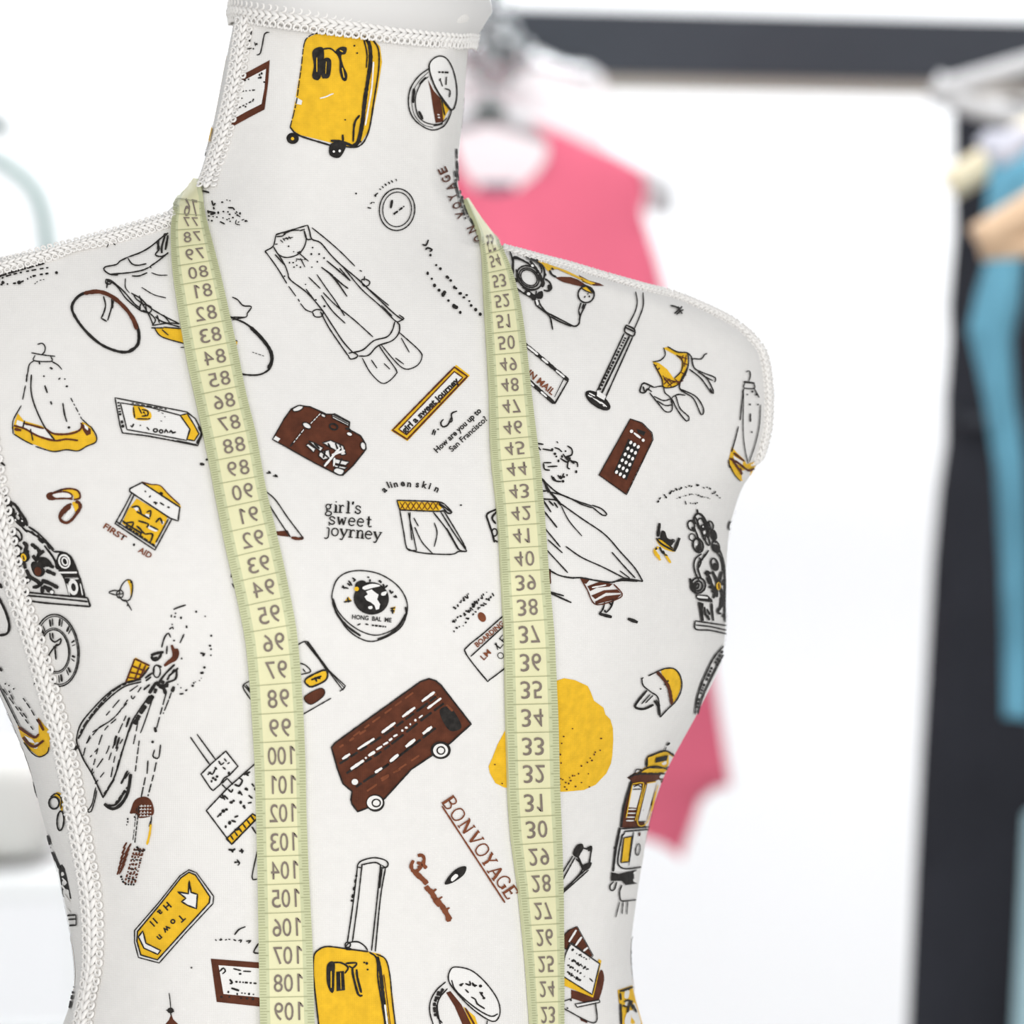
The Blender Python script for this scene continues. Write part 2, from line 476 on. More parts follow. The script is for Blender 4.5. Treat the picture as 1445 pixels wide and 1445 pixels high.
f("640,700 690,690 715,705 700,745 680,768 650,765 632,745", 'K', True, 'l'); e(655, 738, 6, 6, 0, 0, fc='W', flay='l2'); e(683, 735, 6, 7, 0, 0, fc='W', flay='l2')
l("698,655 700,690", 3); l("640,685 690,690 760,715", 4)
f("553,255 575,232 606,235 608,300 590,382 565,388 552,370 560,320", 'K', True, 'l'); f("605,290 642,290 637,370 612,382 597,372", 'K', True, 'l')
l("600,240 640,236 672,262", 2.4); l("575,280 575,350", 1.2, 'Y', lay='l2'); l("620,300 617,360", .8, 'Y', lay='l2')
f("665,250 690,228 718,232 712,262 692,270 702,320 720,360 716,392 698,390 684,350 682,290", 'K', True, 'l'); l("696,330 705,378", 1.6, 'Y', lay='l2'); l("685,245 700,252", 1.5, 'Y', lay='l2')
l("1115,332 1065,370 1025,430 1015,500 1030,560 1070,605 1130,632 1185,612 1215,560 1222,530", 1.9)
l("1112,372 1078,402 1052,460 1050,520 1068,572 1110,600 1165,602 1200,572", 1.6)
l("1112,350 1070,390 1040,440 1032,500 1045,560 1085,605 1135,620", 1.0)
l("1042,430 1038,500", 4); l("1065,540 1085,580", 3.5); l("1068,410 1100,375", 2.8); l("1135,612 1180,600", 2.5)
f("1112,385 1140,440 1175,480 1188,590 1150,597 1140,540 1125,440", 'B'); f("1172,480 1215,530 1198,560 1186,585 1180,520", 'Y'); l("1175,485 1190,560", 2)
f("1165,272 1200,285 1230,340 1247,420 1245,490 1225,532 1190,492 1150,430 1122,360 1115,320 1130,290", 'W', True, 'f2', 'K', 1.9)
l("1116,320 1122,365 1150,435 1195,508 1222,535 1240,520", 1.9)
l("1160,350 1215,352", 2.8, dash=(6, 3)); l("1168,385 1180,420", 1.5); l("1198,372 1196,412", 2); l("1190,430 1215,440 1212,472", 1.8); l("1165,392 1172,380", 2)
f("190,372 240,350 347,292 340,400 322,532 250,570 158,620 165,585 205,540", 'B', lay='f'); f("196,402 240,382 330,335 322,430 308,506 240,540 183,572 200,520", 'W', lay='f2')
ls("205,400 250,385", "210,445 285,438", "205,480 230,476", "200,525 270,490", w=2, dash=(5, 4)); d("300,365 310,358 305,378 296,380 270,485 232,520 322,400", 1.6)
ls("347,158 325,165 312,225 302,262 286,268", "262,150 252,200", w=2.0); l("240,240 262,235", 2); d("252,200 285,215 270,238", 1.4); l("275,205 280,225", 1.4)
l("108,430 92,520 72,620 58,690", 1.6, 'Y')
t(330, 250, 3.905)
# ---- round medallion and its lettering
e(895, 182, 97, 116, 4, 1.8); e(895, 181, 79, 96, 4, 1.5); l("868,128 860,175", 3.6); l("878,206 900,190 938,160", 2.4, dash=(4, 2)); d("880,205 892,196 915,178", 1.5)
ls("733,170 752,175", "748,150 760,140", "765,140 770,145", "770,105 790,90", "780,95 775,112", "797,66 806,72", "812,52 820,62", "828,38 836,50", "846,28 855,40", "862,20 872,32", "888,12 892,24", w=2.2, smooth=False)
d("670,93", 1.5)
# ---- long coat dress
ls("170,410 235,500 290,590", "300,605 340,660", "352,675 360,690", "365,700 395,735 430,748", "230,325 215,385 172,412 180,425", w=1.8)
ls("230,320 300,300 405,268", "215,385 245,430 290,447 350,430 385,390 397,340 385,296", "230,325 258,312 285,310 268,328 232,332", "272,318 320,298 360,296", "360,300 390,290", w=1.8)
ls("220,395 275,480 295,530 310,570 400,640 480,730 540,820 600,910 655,972", "475,745 520,830 580,920 628,988", w=1.9)
ls("405,268 415,300 428,345 475,365 530,430 590,490 680,565 780,660 880,755 932,792", w=2.0); ls("428,282 500,340 580,410 665,495", "690,518 704,524", w=1.7)
ls("385,300 400,345 428,345", "225,430 280,490", "700,575 714,605 740,600 746,580 720,566 698,572", "718,550 715,575", w=1.9)
ls("430,745 445,772 480,772 490,742 455,733 430,745", w=1.8)
ls("580,505 640,575", "600,500 700,620 800,710 880,790", "740,620 800,670 852,712", "810,710 870,770", w=1.7)
ls("510,465 570,515 640,575", "525,535 565,580 622,662", "545,550 590,590 628,618", "480,500 545,548", w=2.2)
ls("410,555 475,618", "455,540 510,620 560,690 608,768", "480,655 540,740 612,810", "490,640 560,710 660,790 765,885", "395,620 440,680", w=1.7)
ls("655,970 710,955 770,905 840,885 870,850 885,800", "685,990 740,985 790,935 870,905 908,860 910,810", "630,975 655,970 680,985 670,1000 640,1006 628,985", "880,790 900,802 925,790 935,783 908,763", "895,800 912,820", w=2.0)
ls("705,1000 750,1080 810,1138 850,1130 890,1090 892,1065 830,980 798,932", "812,930 870,1000 920,1050 960,1062 1010,1040 1033,1000 1020,960 910,860", "755,1010 787,1057", "825,1030 858,1062", "920,890 965,970", "888,1000 935,1035", w=1.7)
ls("255,350 270,365", "268,340 280,355", "285,335 298,350", "300,330 312,345", "270,345 325,335", "345,460 340,470", "365,450 390,500", "355,420 410,468", "340,455 380,460", "225,375 240,372", w=1.6)
d("300,385 328,415 305,475 325,475 330,500 345,490 365,500 428,500 390,455 425,428 432,392 468,428 458,470 495,450 278,550 393,595 497,715 420,655 450,680 352,420", 1.3)
e(362, 418, 9, 7, 0, 0, fc='K', flay='l')
# ---- dotted handwriting
ls("1035,375 1055,380 1068,350", "1052,405 1065,395 1090,405 1075,415", w=2.6); d("1080,435", 2.6); d("1112,490 1135,510 1172,555 1192,575 1178,560 1212,612 1222,618 1245,646 1295,688 1265,668 1280,655 1305,712 1330,735 1355,760", 2.1)
d("1065,535 1088,565 1103,602 1128,628 1180,685 1245,750", 2.1); d("1152,650 1158,640 1150,655 1215,718 1210,715 1222,722", 2.8)
l("-5,175 10,190 30,215", 2, dash=(4, 4)); ls("15,240 10,262 35,268", w=1.5); d("65,247 20,215 35,205", 1.4)
# ---- BON VOYAGE running up the right of the neck
for ch, x, y in (('E', 623, 241), ('G', 628, 253), ('A', 634, 265), ('Y', 637, 279), ('O', 643, 291), ('V', 648, 304), ('N', 664, 325), ('O', 673, 338)):
    tx(ch, x, y, 12, 116, 'B', width=9, bold=.02, raw=True)
t(640, 200, 5.161)
for s in ("12,50 22,250 48,400 100,560", "-2,210 15,340 45,460 80,570", "20,150 28,300 60,420", "110,560 150,620 182,672", "125,590 160,610"): l(s, 2.0, dash=(16, 4))
l("-6,300 20,350", 3)
# ---- bicycle rider
t(0, 240, 4.379)
l("445,850 480,790 540,760 610,755 690,785 770,850 830,930 860,1020 850,1085 800,1125 730,1125 630,1085 540,1010 470,920", 3.9, 'K', True)
l("520,768 610,758 690,787 765,850 822,925 845,990", 5.6, 'B', lay='l2'); l("845,960 858,1030 845,1090 795,1125", 4)
ls("665,690 660,735", "640,785 652,840 640,890 625,920", "690,800 690,850 665,935", "625,920 660,940", "700,810 695,860", w=2.2)
ls("660,685 720,720 780,800 865,872", "690,690 760,750 830,830 870,860", "655,680 690,690 682,710 655,705 655,680", "668,690 680,700", w=2.0)
ls("810,765 870,800 920,850 1000,900 1108,955", "860,780 880,830 920,900 945,960", "880,870 925,890 960,930 940,965", "960,910 1000,940 1110,975", "870,830 865,870 925,885 932,850 870,830", "940,965 1040,950 1108,955", "900,840 905,880", "935,980 1010,980", "970,900 985,950", "1010,900 1050,950", "825,770 840,800 880,830", w=2.0)
ls("1040,395 1010,415 930,480 870,515 790,545", "1040,515 1000,550 960,580 930,600", "790,545 740,570 720,590 650,605 645,625 680,650 730,655", "680,650 800,640 880,625 925,605", "790,550 815,585 850,595 905,585", "965,450 985,490 960,530 1000,540 1040,520", "815,660 860,660 910,640", "925,600 935,612", w=2.1)
ls("1020,410 1000,480 1000,520", "1038,410 1022,500", "980,440 975,500", w=3); ls("935,640 980,655 1035,655", "775,675 775,730 800,765", "875,730 950,775 1025,795", w=1.5)
f("958,988 1010,975 1140,985 1180,1010 1180,1080 1120,1068 1040,1050 990,1025", 'Y', True); ls("955,982 985,1025 1040,1050 1150,1080", "1000,990 1040,1025", "1115,1100 1140,1100", "1010,975 1120,985", w=1.8)
e(1022, 405, 12, 9, 0, 0, fc='K', flay='l')
t(330, 250, 3.905)
l("-60,760 0,783 70,815 150,885 200,960 212,1010 195,1060 140,1092 60,1092 0,1075", 2.6); l("90,830 150,890 197,955 208,1010 188,1060", 5.0)
ls("-10,665 20,680 50,712 95,718 72,755 65,775 -10,775", "-10,790 65,775", "40,705 60,715", w=1.9); l("100,968 165,990", 1.2, dash=(4, 3)); f("-15,890 20,910 15,930 -12,925", 'Y'); l("-10,895 20,908", 1.5)
# ---- skirt on a hanger, upper left
t(0, 460, 4.25)
ls("226,115 255,108 272,130 268,160 250,178", "190,165 260,178 332,186", "212,180 206,212 310,216 305,186", "206,212 178,235 168,285 160,330", "155,360 138,445", "130,480 85,560 78,600 82,650", "310,216 348,238 372,265", w=1.8)
ls("190,295 188,390 210,480 265,600 332,690", w=2.2); ls("235,215 240,235", "165,290 160,340", w=2.4); l("425,435 470,520 490,560", 1.6, dash=(7, 3)); ls("490,560 545,610", w=1.6)
ls("270,360 285,405", "305,455 312,475", w=2.6); l("378,465 388,530 402,578", 2.2); d("265,305 306,256 312,260 355,322 415,612 390,322 402,366 360,318", 1.5)
f("108,525 145,570 250,600 310,642 400,645 478,622 492,575 545,600 580,680 565,710 520,722 470,750 390,745 320,755 240,725 150,690 90,650 80,610 90,570", 'Y')
f("105,565 200,600 270,618 320,680 250,665 130,612 98,590", 'W', lay='f2')
ls("85,600 150,618 230,662 330,690 400,682 470,690", "270,615 330,650 430,648 485,622 492,585", "140,585 200,600 265,618", w=2.8, c='B', lay='l'); f("480,580 545,620 545,650 520,660 500,630", 'B', lay='f2'); f("505,590 530,610 528,630 510,615", 'W', lay='f3')
ls("90,620 130,628", w=4, c='B'); ls("85,650 150,690 200,715", "215,725 320,755 400,745 470,752 520,725 575,700 578,660 545,605", "150,570 138,620", "185,620 200,690", w=1.8)
l("5,815 35,838", 3)
# ---- direction sign
f("690,435 1120,520 1170,560 1212,640 1185,722 1050,695 900,665 735,645 720,600", 'W', lay='f', o='K', ow=1.9)
f("722,465 900,492 1080,540 1140,625 1118,690 950,658 762,625", 'W', lay='f2', o='K', ow=1.8)
f("1080,540 1122,530 1165,600 1192,650 1165,692 1120,685 1138,622", 'Y', lay='f3', o='K', ow=1.8); l("1190,605 1208,650 1180,710", 4)
f("797,488 830,478 902,520 897,565 810,560", 'Y', True, 'f3'); ls("800,490 808,555", "830,490 850,530", "850,505 885,515 885,540 850,545", "860,520 870,530", "820,560 890,562", w=2); d("862,522 872,540 895,560", 1.5)
ls("710,460 722,540", "730,570 740,620", w=4, dash=(4, 3)); l("790,465 1000,505", 1.6, dash=(9, 3)); l("830,655 1060,695", 2.2, dash=(6, 3)); l("1060,690 1180,715", 1.4)
ls("783,600 792,610 803,590", "838,600 846,600", "880,610 895,628", "985,645 995,625 1008,645", "1015,645 1025,630 1035,645 1055,640", w=2.4, smooth=False); e(932, 630, 12, 10, 0, 2.2); e(966, 636, 10, 10, 0, 2.2); ls("945,515 958,515", "968,525 980,530", "985,548 992,550", "962,573 972,575", w=1.5, smooth=False)
l("1198,830 1225,835", 4); d("1240,805", 2)
# ---- brown suitcase
t(340, 500, 3.803)
f("268,297 310,278 370,285 430,312 455,325 490,325 582,372 577,405 640,440 667,485 670,512 600,600 545,652 520,650 400,590 168,460 190,420 230,350", 'B', o='K', ow=1.7)
e(304, 294, 30, 14, -20, 1.4, fc='W', flay='f2'); f("168,462 185,440 210,455 195,475", 'W', lay='f2'); e(654, 495, 14, 22, -15, 1.4, fc='W', flay='f2'); f("495,632 510,612 552,625 535,652", 'W', True, 'f2', 'K')
f("487,330 500,322 582,366 574,388 490,346", 'W', lay='f2', o='K', ow=1.6); l("492,335 575,378", 1.6); e(352, 386, 25, 14, 30, 1.4, fc='W', flay='f2'); e(440, 332, 14, 8, 30, 1.2, fc='W', flay='f2')
l("428,318 368,378", 2.4); l("424,322 372,376", 1.2, 'W', lay='l2', dash=(6, 2)); l("340,402 262,498", 2.4); l("335,408 280,478", 1.2, 'W', lay='l2', dash=(8, 4)); e(495, 392, 22, 15, 20, 2.5); l("560,400 585,410 580,440", 3); e(580, 432, 14, 8, 20, 1, fc='W', flay='l2')
f("348,492 358,482 400,510 388,530", 'W', lay='f2', o='K'); f("360,468 385,475 440,505 425,525", 'W', lay='f2', o='K'); f("435,478 480,465 548,495 562,540 540,545 500,515 470,500", 'W', lay='f2', o='K'); f("420,530 470,515 480,560 440,570 415,548", 'W', lay='f2', o='K'); f("490,560 580,580 560,600 490,585", 'W', lay='f2', o='K'); f("500,595 570,610 555,620 500,608", 'W', lay='f2', o='K')
ls("430,525 470,560", "450,520 440,560", "465,480 480,510", "505,480 520,520", "530,490 535,535", "390,480 420,510", w=2.6); l("530,505 445,605", 3.4, 'W', lay='l3'); l("485,545 555,520", 3.2, 'W', lay='l3'); l("500,560 495,605", 2.4, 'W', lay='l3'); l("540,560 520,610", 2.2); l("465,600 440,590", 3)
# ---- framed slogan and the note below it
f("1155,58 1228,115 893,467 803,410", 'Y'); f("1142,98 1186,128 885,432 848,405", 'W', lay='f2')
l("1143,72 1213,122 890,460 812,410", 2.4, 'B', True, False); l("1143,96 1188,128 886,435 846,405", 1.7, 'B', True, False)
tx("girl a sweet journey", 1013, 276, 8.6, 43.8, width=107, bold=.04)
ls("1023,435 1035,405", "1035,438 1042,412", "1085,352 1070,370 1080,392 1108,382 1128,340 1130,362 1118,368", "1132,360 1128,322 1158,308", w=2.2); d("1056,406", 1.6)
tx("How are you up to", 1160, 410, 8, 43, width=86, bold=.03); tx("San Francisco?", 1216, 430, 8, 42, width=68, bold=.02)
# ---- serif slogan
serif_line("girl's", 470, 820, 16.5, 10.6, 12.5, -3, w=1.9, bold=3); serif_line("sweet", 490, 886, 16.5, 12.3, 13.5, -4, w=1.9, bold=3); serif_line("joyrney", 470, 945, 16.5, 12.2, 14, -5, w=1.9, bold=3)
# ---- a linen skin
for ch, x, y, an in (('a', 765, 727, 40), ('l', 787, 703, 25), ('i', 803, 702, 20), ('n', 827, 698, 15), ('e', 866, 693, 5), ('n', 901, 697, -5), ('s', 945, 699, -5), ('k', 985, 703, -15), ('i', 1012, 709, -18), ('n', 1050, 724, -25)):
    tx(ch, x, y, 9, an, bold=.035)
# ---- folded curtain skirt
f("838,788 1060,797 1080,822 1060,845 850,838", 'Y'); ls("833,786 1040,793 1092,806", "848,838 1060,845 1095,835", "835,788 850,838", "1092,808 1130,850 1108,855 1085,830", "1060,800 1090,822 1128,852", w=2.0)
for i in range(7):
    x = 850+i*30; ls("%d,795 %d,838" % (x, x+28), "%d,795 %d,838" % (x+28, x), w=1.3, c='B')
l("1060,805 1090,825", 4)
ls("850,838 870,950 890,1045 940,1056", "1068,845 1140,960 1210,1058", "1085,840 1170,980 1205,1045", "1030,850 1100,940 1160,1040 1190,1060", "890,1045 930,1060 1010,1072 1130,1075 1165,1060 1210,1060", w=2.0)
ls("895,850 920,960 940,1055", "905,850 905,900 915,1000", "930,930 970,1010 1025,1070", "1035,905 1050,960 1035,1035", "925,880 950,925", w=1.8); ls("1100,935 1165,1050", w=3); d("1178,812", 1.2)
# ---- board by the left tape
ls("110,722 180,780 250,880 330,985", "125,770 200,890 262,982", w=1.9); f("178,952 250,945 268,982 215,976 180,968", 'B'); l("268,985 310,992 334,985", 4.5, 'B'); l("310,985 332,990", 2)
ls("100,620 115,626", "135,640 158,640 145,630", "170,655 195,660 180,648", w=2.4)
t(0, 660, 4.25); ls("1300,190 1312,260 1335,370", "1390,630 1385,660", "1390,695 1420,745", w=2.2)
t(340, 500, 3.803)
ls("1372,832 1318,860 1325,900 1345,960 1358,1012", "1370,845 1345,880 1365,912", w=2.8); e(1358, 958, 14, 20, 0, 2); l("1360,1000 1375,1010", 3)
# ---- globe badge
t(340, 780, 3.803)
l("487,220 510,150 560,110 640,97 740,115 830,170 880,240 890,310 862,390 800,440 710,474 640,460 570,410 515,330 490,260", 1.9, closed=True)
l("492,245 520,315 580,380 660,428 740,440 830,400 880,330", 1.8); l("490,262 515,330 570,395 640,445", 3.2); l("884,325 845,395 780,445 730,462", 3.0); l("880,290 888,330", 3)
e(697, 245, 92, 84, 10, 1.5, fc='K', flay='l'); e(640, 172, 32, 22, -20, 0, fc='K', flay='l')
f("668,208 698,197 716,212 736,226 728,250 744,276 738,302 722,306 714,282 694,266 672,256 660,236 678,224", 'W', False, 'l2'); f("650,185 700,168 745,178 700,190 660,200", 'W', True, 'l2'); f("752,215 780,208 772,228 752,230", 'W', True, 'l2'); f("680,290 700,285 702,300 685,302", 'W', True, 'l2')
e(617, 195, 13, 12, 0, 0, fc='Y', flay='l3'); f("555,262 575,235 595,258", 'Y'); f("800,295 830,288 822,325", 'Y'); ls("550,265 590,258", "570,240 575,268", "800,300 825,295", "810,300 812,328", "800,310 822,312", w=2.6)
ls("538,185 575,192", "545,175 552,195", "568,165 585,178", "575,150 595,178", "595,135 612,148 600,155", "680,130 686,136", "735,155 748,150", "760,168 768,190 785,175", "795,200 805,218 815,208", "815,235 835,240 825,228", w=2.6, smooth=False); d("680,132 748,158 690,150", 1.6)
tx("HONG  BAL  ME", 700, 352, 6, -5, width=56, bold=.03); ls("622,388 640,380", "665,382 682,385", w=2.2); ls("700,388 785,398", w=2.6, dash=(5, 1.5))
# ---- travel card behind the left tape
ls("290,500 342,474 368,490", "555,720 528,742", "482,778 330,865", "305,590 342,600 372,635 320,652", "330,620 345,640", w=1.9)
f("340,476 358,476 470,630 558,712 545,735 450,610", 'W', lay='f', o='K', ow=1.7); l("352,482 420,570 470,640", 3.4); l("460,620 552,722", 1.3)
f("340,688 360,665 440,628 462,640 452,682 380,717 355,708", 'Y', True, 'f2', 'K', 2.6); ls("375,680 430,660", "395,665 405,690", "400,670 425,672", w=2.6)
f("338,772 420,725 448,740 436,772 372,812", 'B', True, 'f2', 'K', 1.0)
ls("48,684 10,715 50,785", "15,708 60,760", "25,705 55,745", w=1.9); l("318,735 325,760", 2)
# ---- boarding ticket by the right tape
for x0, y0, x1, y1, n in ((1140, 300, 1232, 215, 6), (1190, 335, 1325, 200, 9), (1130, 372, 1180, 328, 4), (1235, 335, 1362, 215, 8), (1138, 425, 1222, 350, 6), (1195, 332, 1240, 300, 3)): scribble(x0, y0, x1, y1, n, 6, 2.2)
e(1292, 345, 20, 28, -30, 0, fc='R', flay='f')
ls("1430,315 1300,430 1215,500 1205,540 1310,675 1332,678 1430,605", "1430,372 1230,555", w=2.0)
tx("BOARDING", 1330, 435, 7, 40, 'R', width=50, bold=.03); tx("LM", 1310, 545, 8, 45, 'R', width=15, bold=.02)
tx("LEI", 1398, 470, 11, 50, width=22, bold=-.005); tx("O", 1390, 550, 10, 40, width=9, bold=-.005); ls("1365,480 1375,520", w=1.8)
# ---- double-decker bus
t(440, 930, 5.161)
f("140,640 165,608 300,510 790,160 850,140 900,155 940,190 1155,470 1000,612 720,800 530,1010 460,1060 330,1108 288,1050 282,1020 290,960 225,905 185,800", 'B'); l("140,640 165,608 300,510 790,160 850,140 900,155 940,190 1157,470 1000,612 720,800 530,1010 460,1060 330,1108 288,1050 282,1020 290,960 225,905 185,800", 2.2, 'K', True, False)
f("930,370 1000,345 1065,430 1085,500 1010,522 955,455", 'K', True, 'f2')
ls("200,760 480,580 760,380 930,250", "250,830 520,660 800,440 960,320", "320,930 560,760 820,560 900,500", "430,860 640,700 860,530", w=3.2, c='K', lay='f2', dash=(20, 5)); ls("300,560 520,400 780,210", "400,960 600,820 780,700", w=2.6, c='R', lay='f2', dash=(22, 12)); ls("500,870 660,790", "870,230 1050,400", "200,640 430,490", w=3, c='R', lay='f2', dash=(16, 14))
ls("218,724 275,686", "505,532 604,458", "655,417 748,348", "797,304 890,235", w=3.8, c='W', lay='l2', smooth=False); ls("330,652 452,574", "838,356 938,280", w=3.2, c='W', lay='l2', smooth=False)
ls("804,540 870,488", "680,635 748,580", "565,742 626,690", w=4.4, c='W', lay='l2', smooth=False); l("456,822 508,788", 4.0, 'W', lay='l2'); ls("280,797 375,732", "408,700 456,670", w=4.0, c='W', lay='l2', smooth=False); ls("466,656 508,630", "516,620 552,600", "558,590 582,572", "590,560 620,545", w=3.2, c='W', lay='l2', smooth=False); ls("775,425 803,404", w=2.4, c='W', lay='l2'); d("655,516 684,495 713,470 750,441 390,715", 1.7, 'W', 'l2'); e(310, 890, 24, 22, 0, 0, fc='W', flay='l2')
e(935, 660, 73, 64, 0, 0, fc='K', flay='l'); e(933, 660, 54, 48, 0, 0, fc='W', flay='l2'); e(935, 660, 28, 27, 0, 2, lay='l3')
e(460, 1045, 66, 63, 0, 0, fc='K', flay='l'); e(455, 1040, 57, 50, 0, 0, fc='W', flay='l2'); e(465, 1043, 30, 27, 0, 2, lay='l3')
# ---- yellow blot, cap, tram
t(660, 900, 3.6125)
rim = epts(425, 510, 310, 285, 40)
f("445,220 490,205 545,215 610,245 625,275 642,320 690,355 700,390 725,415 738,460 740,520 735,600 728,640 705,690 650,748 590,775 500,783 440,785 300,780 185,762 140,740 112,690 105,655 125,610 150,545 185,480 230,390 320,280", 'Y')
d("530,460 485,500 475,535 468,592 472,635 675,510 670,570 645,580 640,592 620,610 628,622 575,650 605,632 560,690 530,700 610,690 575,735 545,755 615,757 480,720 495,735 515,710 510,740 470,715 455,775 500,770 490,757 135,643 172,740 465,745 520,725 540,700", 1.15, 'B')
f("985,165 1050,156 1080,200 1082,260 1045,330 1030,265 1005,215", 'Y', True); ls("915,192 940,180 1000,155 1050,158 1080,200 1083,260 1055,320 1012,362 975,402", "882,203 888,240 930,275 965,305 975,402", "878,208 890,200", w=1.9); l("960,172 998,215 1022,262 1035,338", 4.8, 'B'); d("1015,218 1000,235 978,258", 1.4)
ls("908,265 862,320 848,350 890,360 942,338", w=3.4); l("945,318 965,345 972,392", 4.2); ls("925,285 880,335", "940,290 900,330", "955,312 975,345", w=1.7)
f("905,620 915,600 1000,570 1042,590 1045,612 1030,650 1000,662 908,658", 'Y', o='K'); f("955,608 1015,595 1008,622 950,634", 'K', lay='l'); l("905,655 908,612", 3.5); l("915,602 1000,573 1045,598", 2.6); ls("1000,570 1006,552", w=1.2); l("1008,545 1024,532", 3.2)
f("850,695 900,660 960,650 1020,668 1010,690 860,698", 'Y'); ls("858,692 905,662 960,652 1022,672", w=2.2); ls("845,690 855,668 890,672", w=1.6)
f("810,712 850,686 1010,684 1000,722 830,726", 'B'); l("815,712 860,692 1000,690", 2.4); f("830,724 995,715 960,850 925,972 775,966 795,850", 'B'); l("828,728 790,860 775,964", 3)
f("838,752 880,745 882,770 856,865 815,862", 'W', lay='f2'); f("912,742 948,735 945,780 905,930 866,935", 'W', lay='f2'); f("965,750 990,744 950,880 932,885", 'W', lay='f2')
for y in (872, 892, 912, 930): l("%d,%d %d,%d" % (812-(y-872)*.18, y, 852-(y-872)*.2, y), 1.7, 'W', lay='l')
ls("832,742 880,735 886,760 846,930", "905,738 952,730", "900,745 856,935 906,938 950,780", "832,745 800,915", "962,745 930,880", w=1.4, c='Y', lay='l2'); ls("840,758 862,748 882,762", "836,770 880,768", "855,935 900,935", w=1.6)
f("772,970 920,965 905,1060 880,1190 735,1190 750,1080", 'W', lay='f'); ls("775,972 920,962", "790,988 800,985 915,975", w=2.2); l("782,1000 760,1120 765,1160 800,1176 888,1166", 2.2); l("795,992 780,1010", 2)
f("790,1018 832,1010 816,1140 775,1145", 'Y', lay='f2', o='K'); ls("840,985 815,1160", w=1.2); e(861, 1078, 11, 30, 8, 1.4); l("870,990 868,1010", 2.5, 'B'); f("900,1005 915,1000 895,1130 885,1130", 'Y', lay='f2'); l("770,966 748,1080 735,1190", 3.6); l("752,1060 742,1075", 4)
t(560, 1150, 4.014)
f("1207,322 1250,332 1388,300 1372,385 1288,396 1268,372 1205,372", 'K', lay='l'); e(1340, 328, 10, 10, 0, 0, fc='W', flay='l2'); e(1338, 368, 10, 10, 0, 0, fc='W', flay='l2')
ls("1222,375 1200,400 1205,425 1225,420 1238,378", w=2); ls("1268,395 1255,430 1258,475 1275,486 1360,478", w=1.9); ls("1255,490 1233,578", "1275,490 1268,560", "1300,490 1295,562", w=1.4)
# ---- BON VOYAGE with its underline
t(400, 1100, 4.188)
for ch, x, y in (('B', 978, 137), ('O', 1023, 203), ('N', 1073, 274), ('V', 1125, 345), ('O', 1165, 412), ('Y', 1205, 475), ('A', 1247, 545), ('G', 1292, 603), ('E', 1335, 668)):
    serif(ch, x, y, 18.5, 16.5, -56, c='R', w=2.0, bold=3.8)
l("933,153 1304,726", 2.3, 'R', smooth=False)
# ---- brown signature and pen nib
ls("790,448 815,445 828,465 818,495 785,488", "765,475 752,505 760,535 780,540 805,520 815,495 830,510 842,522", w=5.2, c='R'); ls("768,540 800,570 825,592 845,615", "838,628 850,645 872,665 885,690 905,715 930,742 945,765 965,800 975,838", w=7.6, c='R'); ls("868,668 900,645", "900,715 935,690", "948,772 978,755", w=3, c='R'); ls("880,690 920,745", "950,780 985,825", w=7, c='R'); ls("790,510 805,520", w=4, c='R')
f("950,618 962,585 1000,540 1040,515 1076,513 1062,560 1000,605", 'K', True, 'l'); f("985,582 1012,555 1028,568 992,600", 'W', True, 'l2')
# ---- lower suitcase
ls("375,965 405,760 430,560 440,495 480,470 540,460 600,475 616,500 602,518 580,505", "405,960 440,700 460,520 470,500 540,488 570,502", "518,1010 545,760 570,520 572,505", "540,1015 570,700 600,520", "435,515 462,520", "570,520 600,520", "360,990 390,962 440,958 480,985 495,1010", w=2.0); l("400,720 430,560", 3, dash=(8, 6)); l("562,640 578,525", 3.4)
e(378, 975, 16, 16, 0, 2); f("180,1040 200,1010 240,985 380,995 520,1020 570,1030 610,1070 630,1180 648,1300 662,1460 205,1460 190,1290 180,1150", 'Y'); l("360,995 400,1002", 4)
ls("500,1016 380,1000 260,985 205,1005 178,1045 175,1150 190,1300 208,1460", w=2.2); l("505,1018 548,1058 556,1180 580,1330 600,1460", 2.2); l("552,1045 572,1150 588,1300 612,1460", 5); l("545,1030 600,1060 625,1150 640,1300 660,1460", 1.9); l("590,1150 610,1300 630,1460", 1.3, 'B'); l("596,1330 612,1460", 2.6, 'W', lay='l2')
f("258,1090 282,1072 302,1088 300,1160 296,1250 278,1257 256,1205 252,1130", 'K', True, 'l'); f("310,1135 355,1130 362,1245 312,1250", 'K', lay='l'); ls("290,1080 340,1082 380,1110 360,1145", "365,1085 430,1083 408,1112 385,1100", w=2.6); ls("405,1110 410,1160 440,1270 465,1275", "430,1120 435,1170 458,1260", w=3.2); l("280,1130 280,1230", 1.6, 'Y', lay='l2'); l("335,1140 338,1240", .8, 'Y', lay='l2'); d("475,1080 495,1122 490,1085", 1.6)
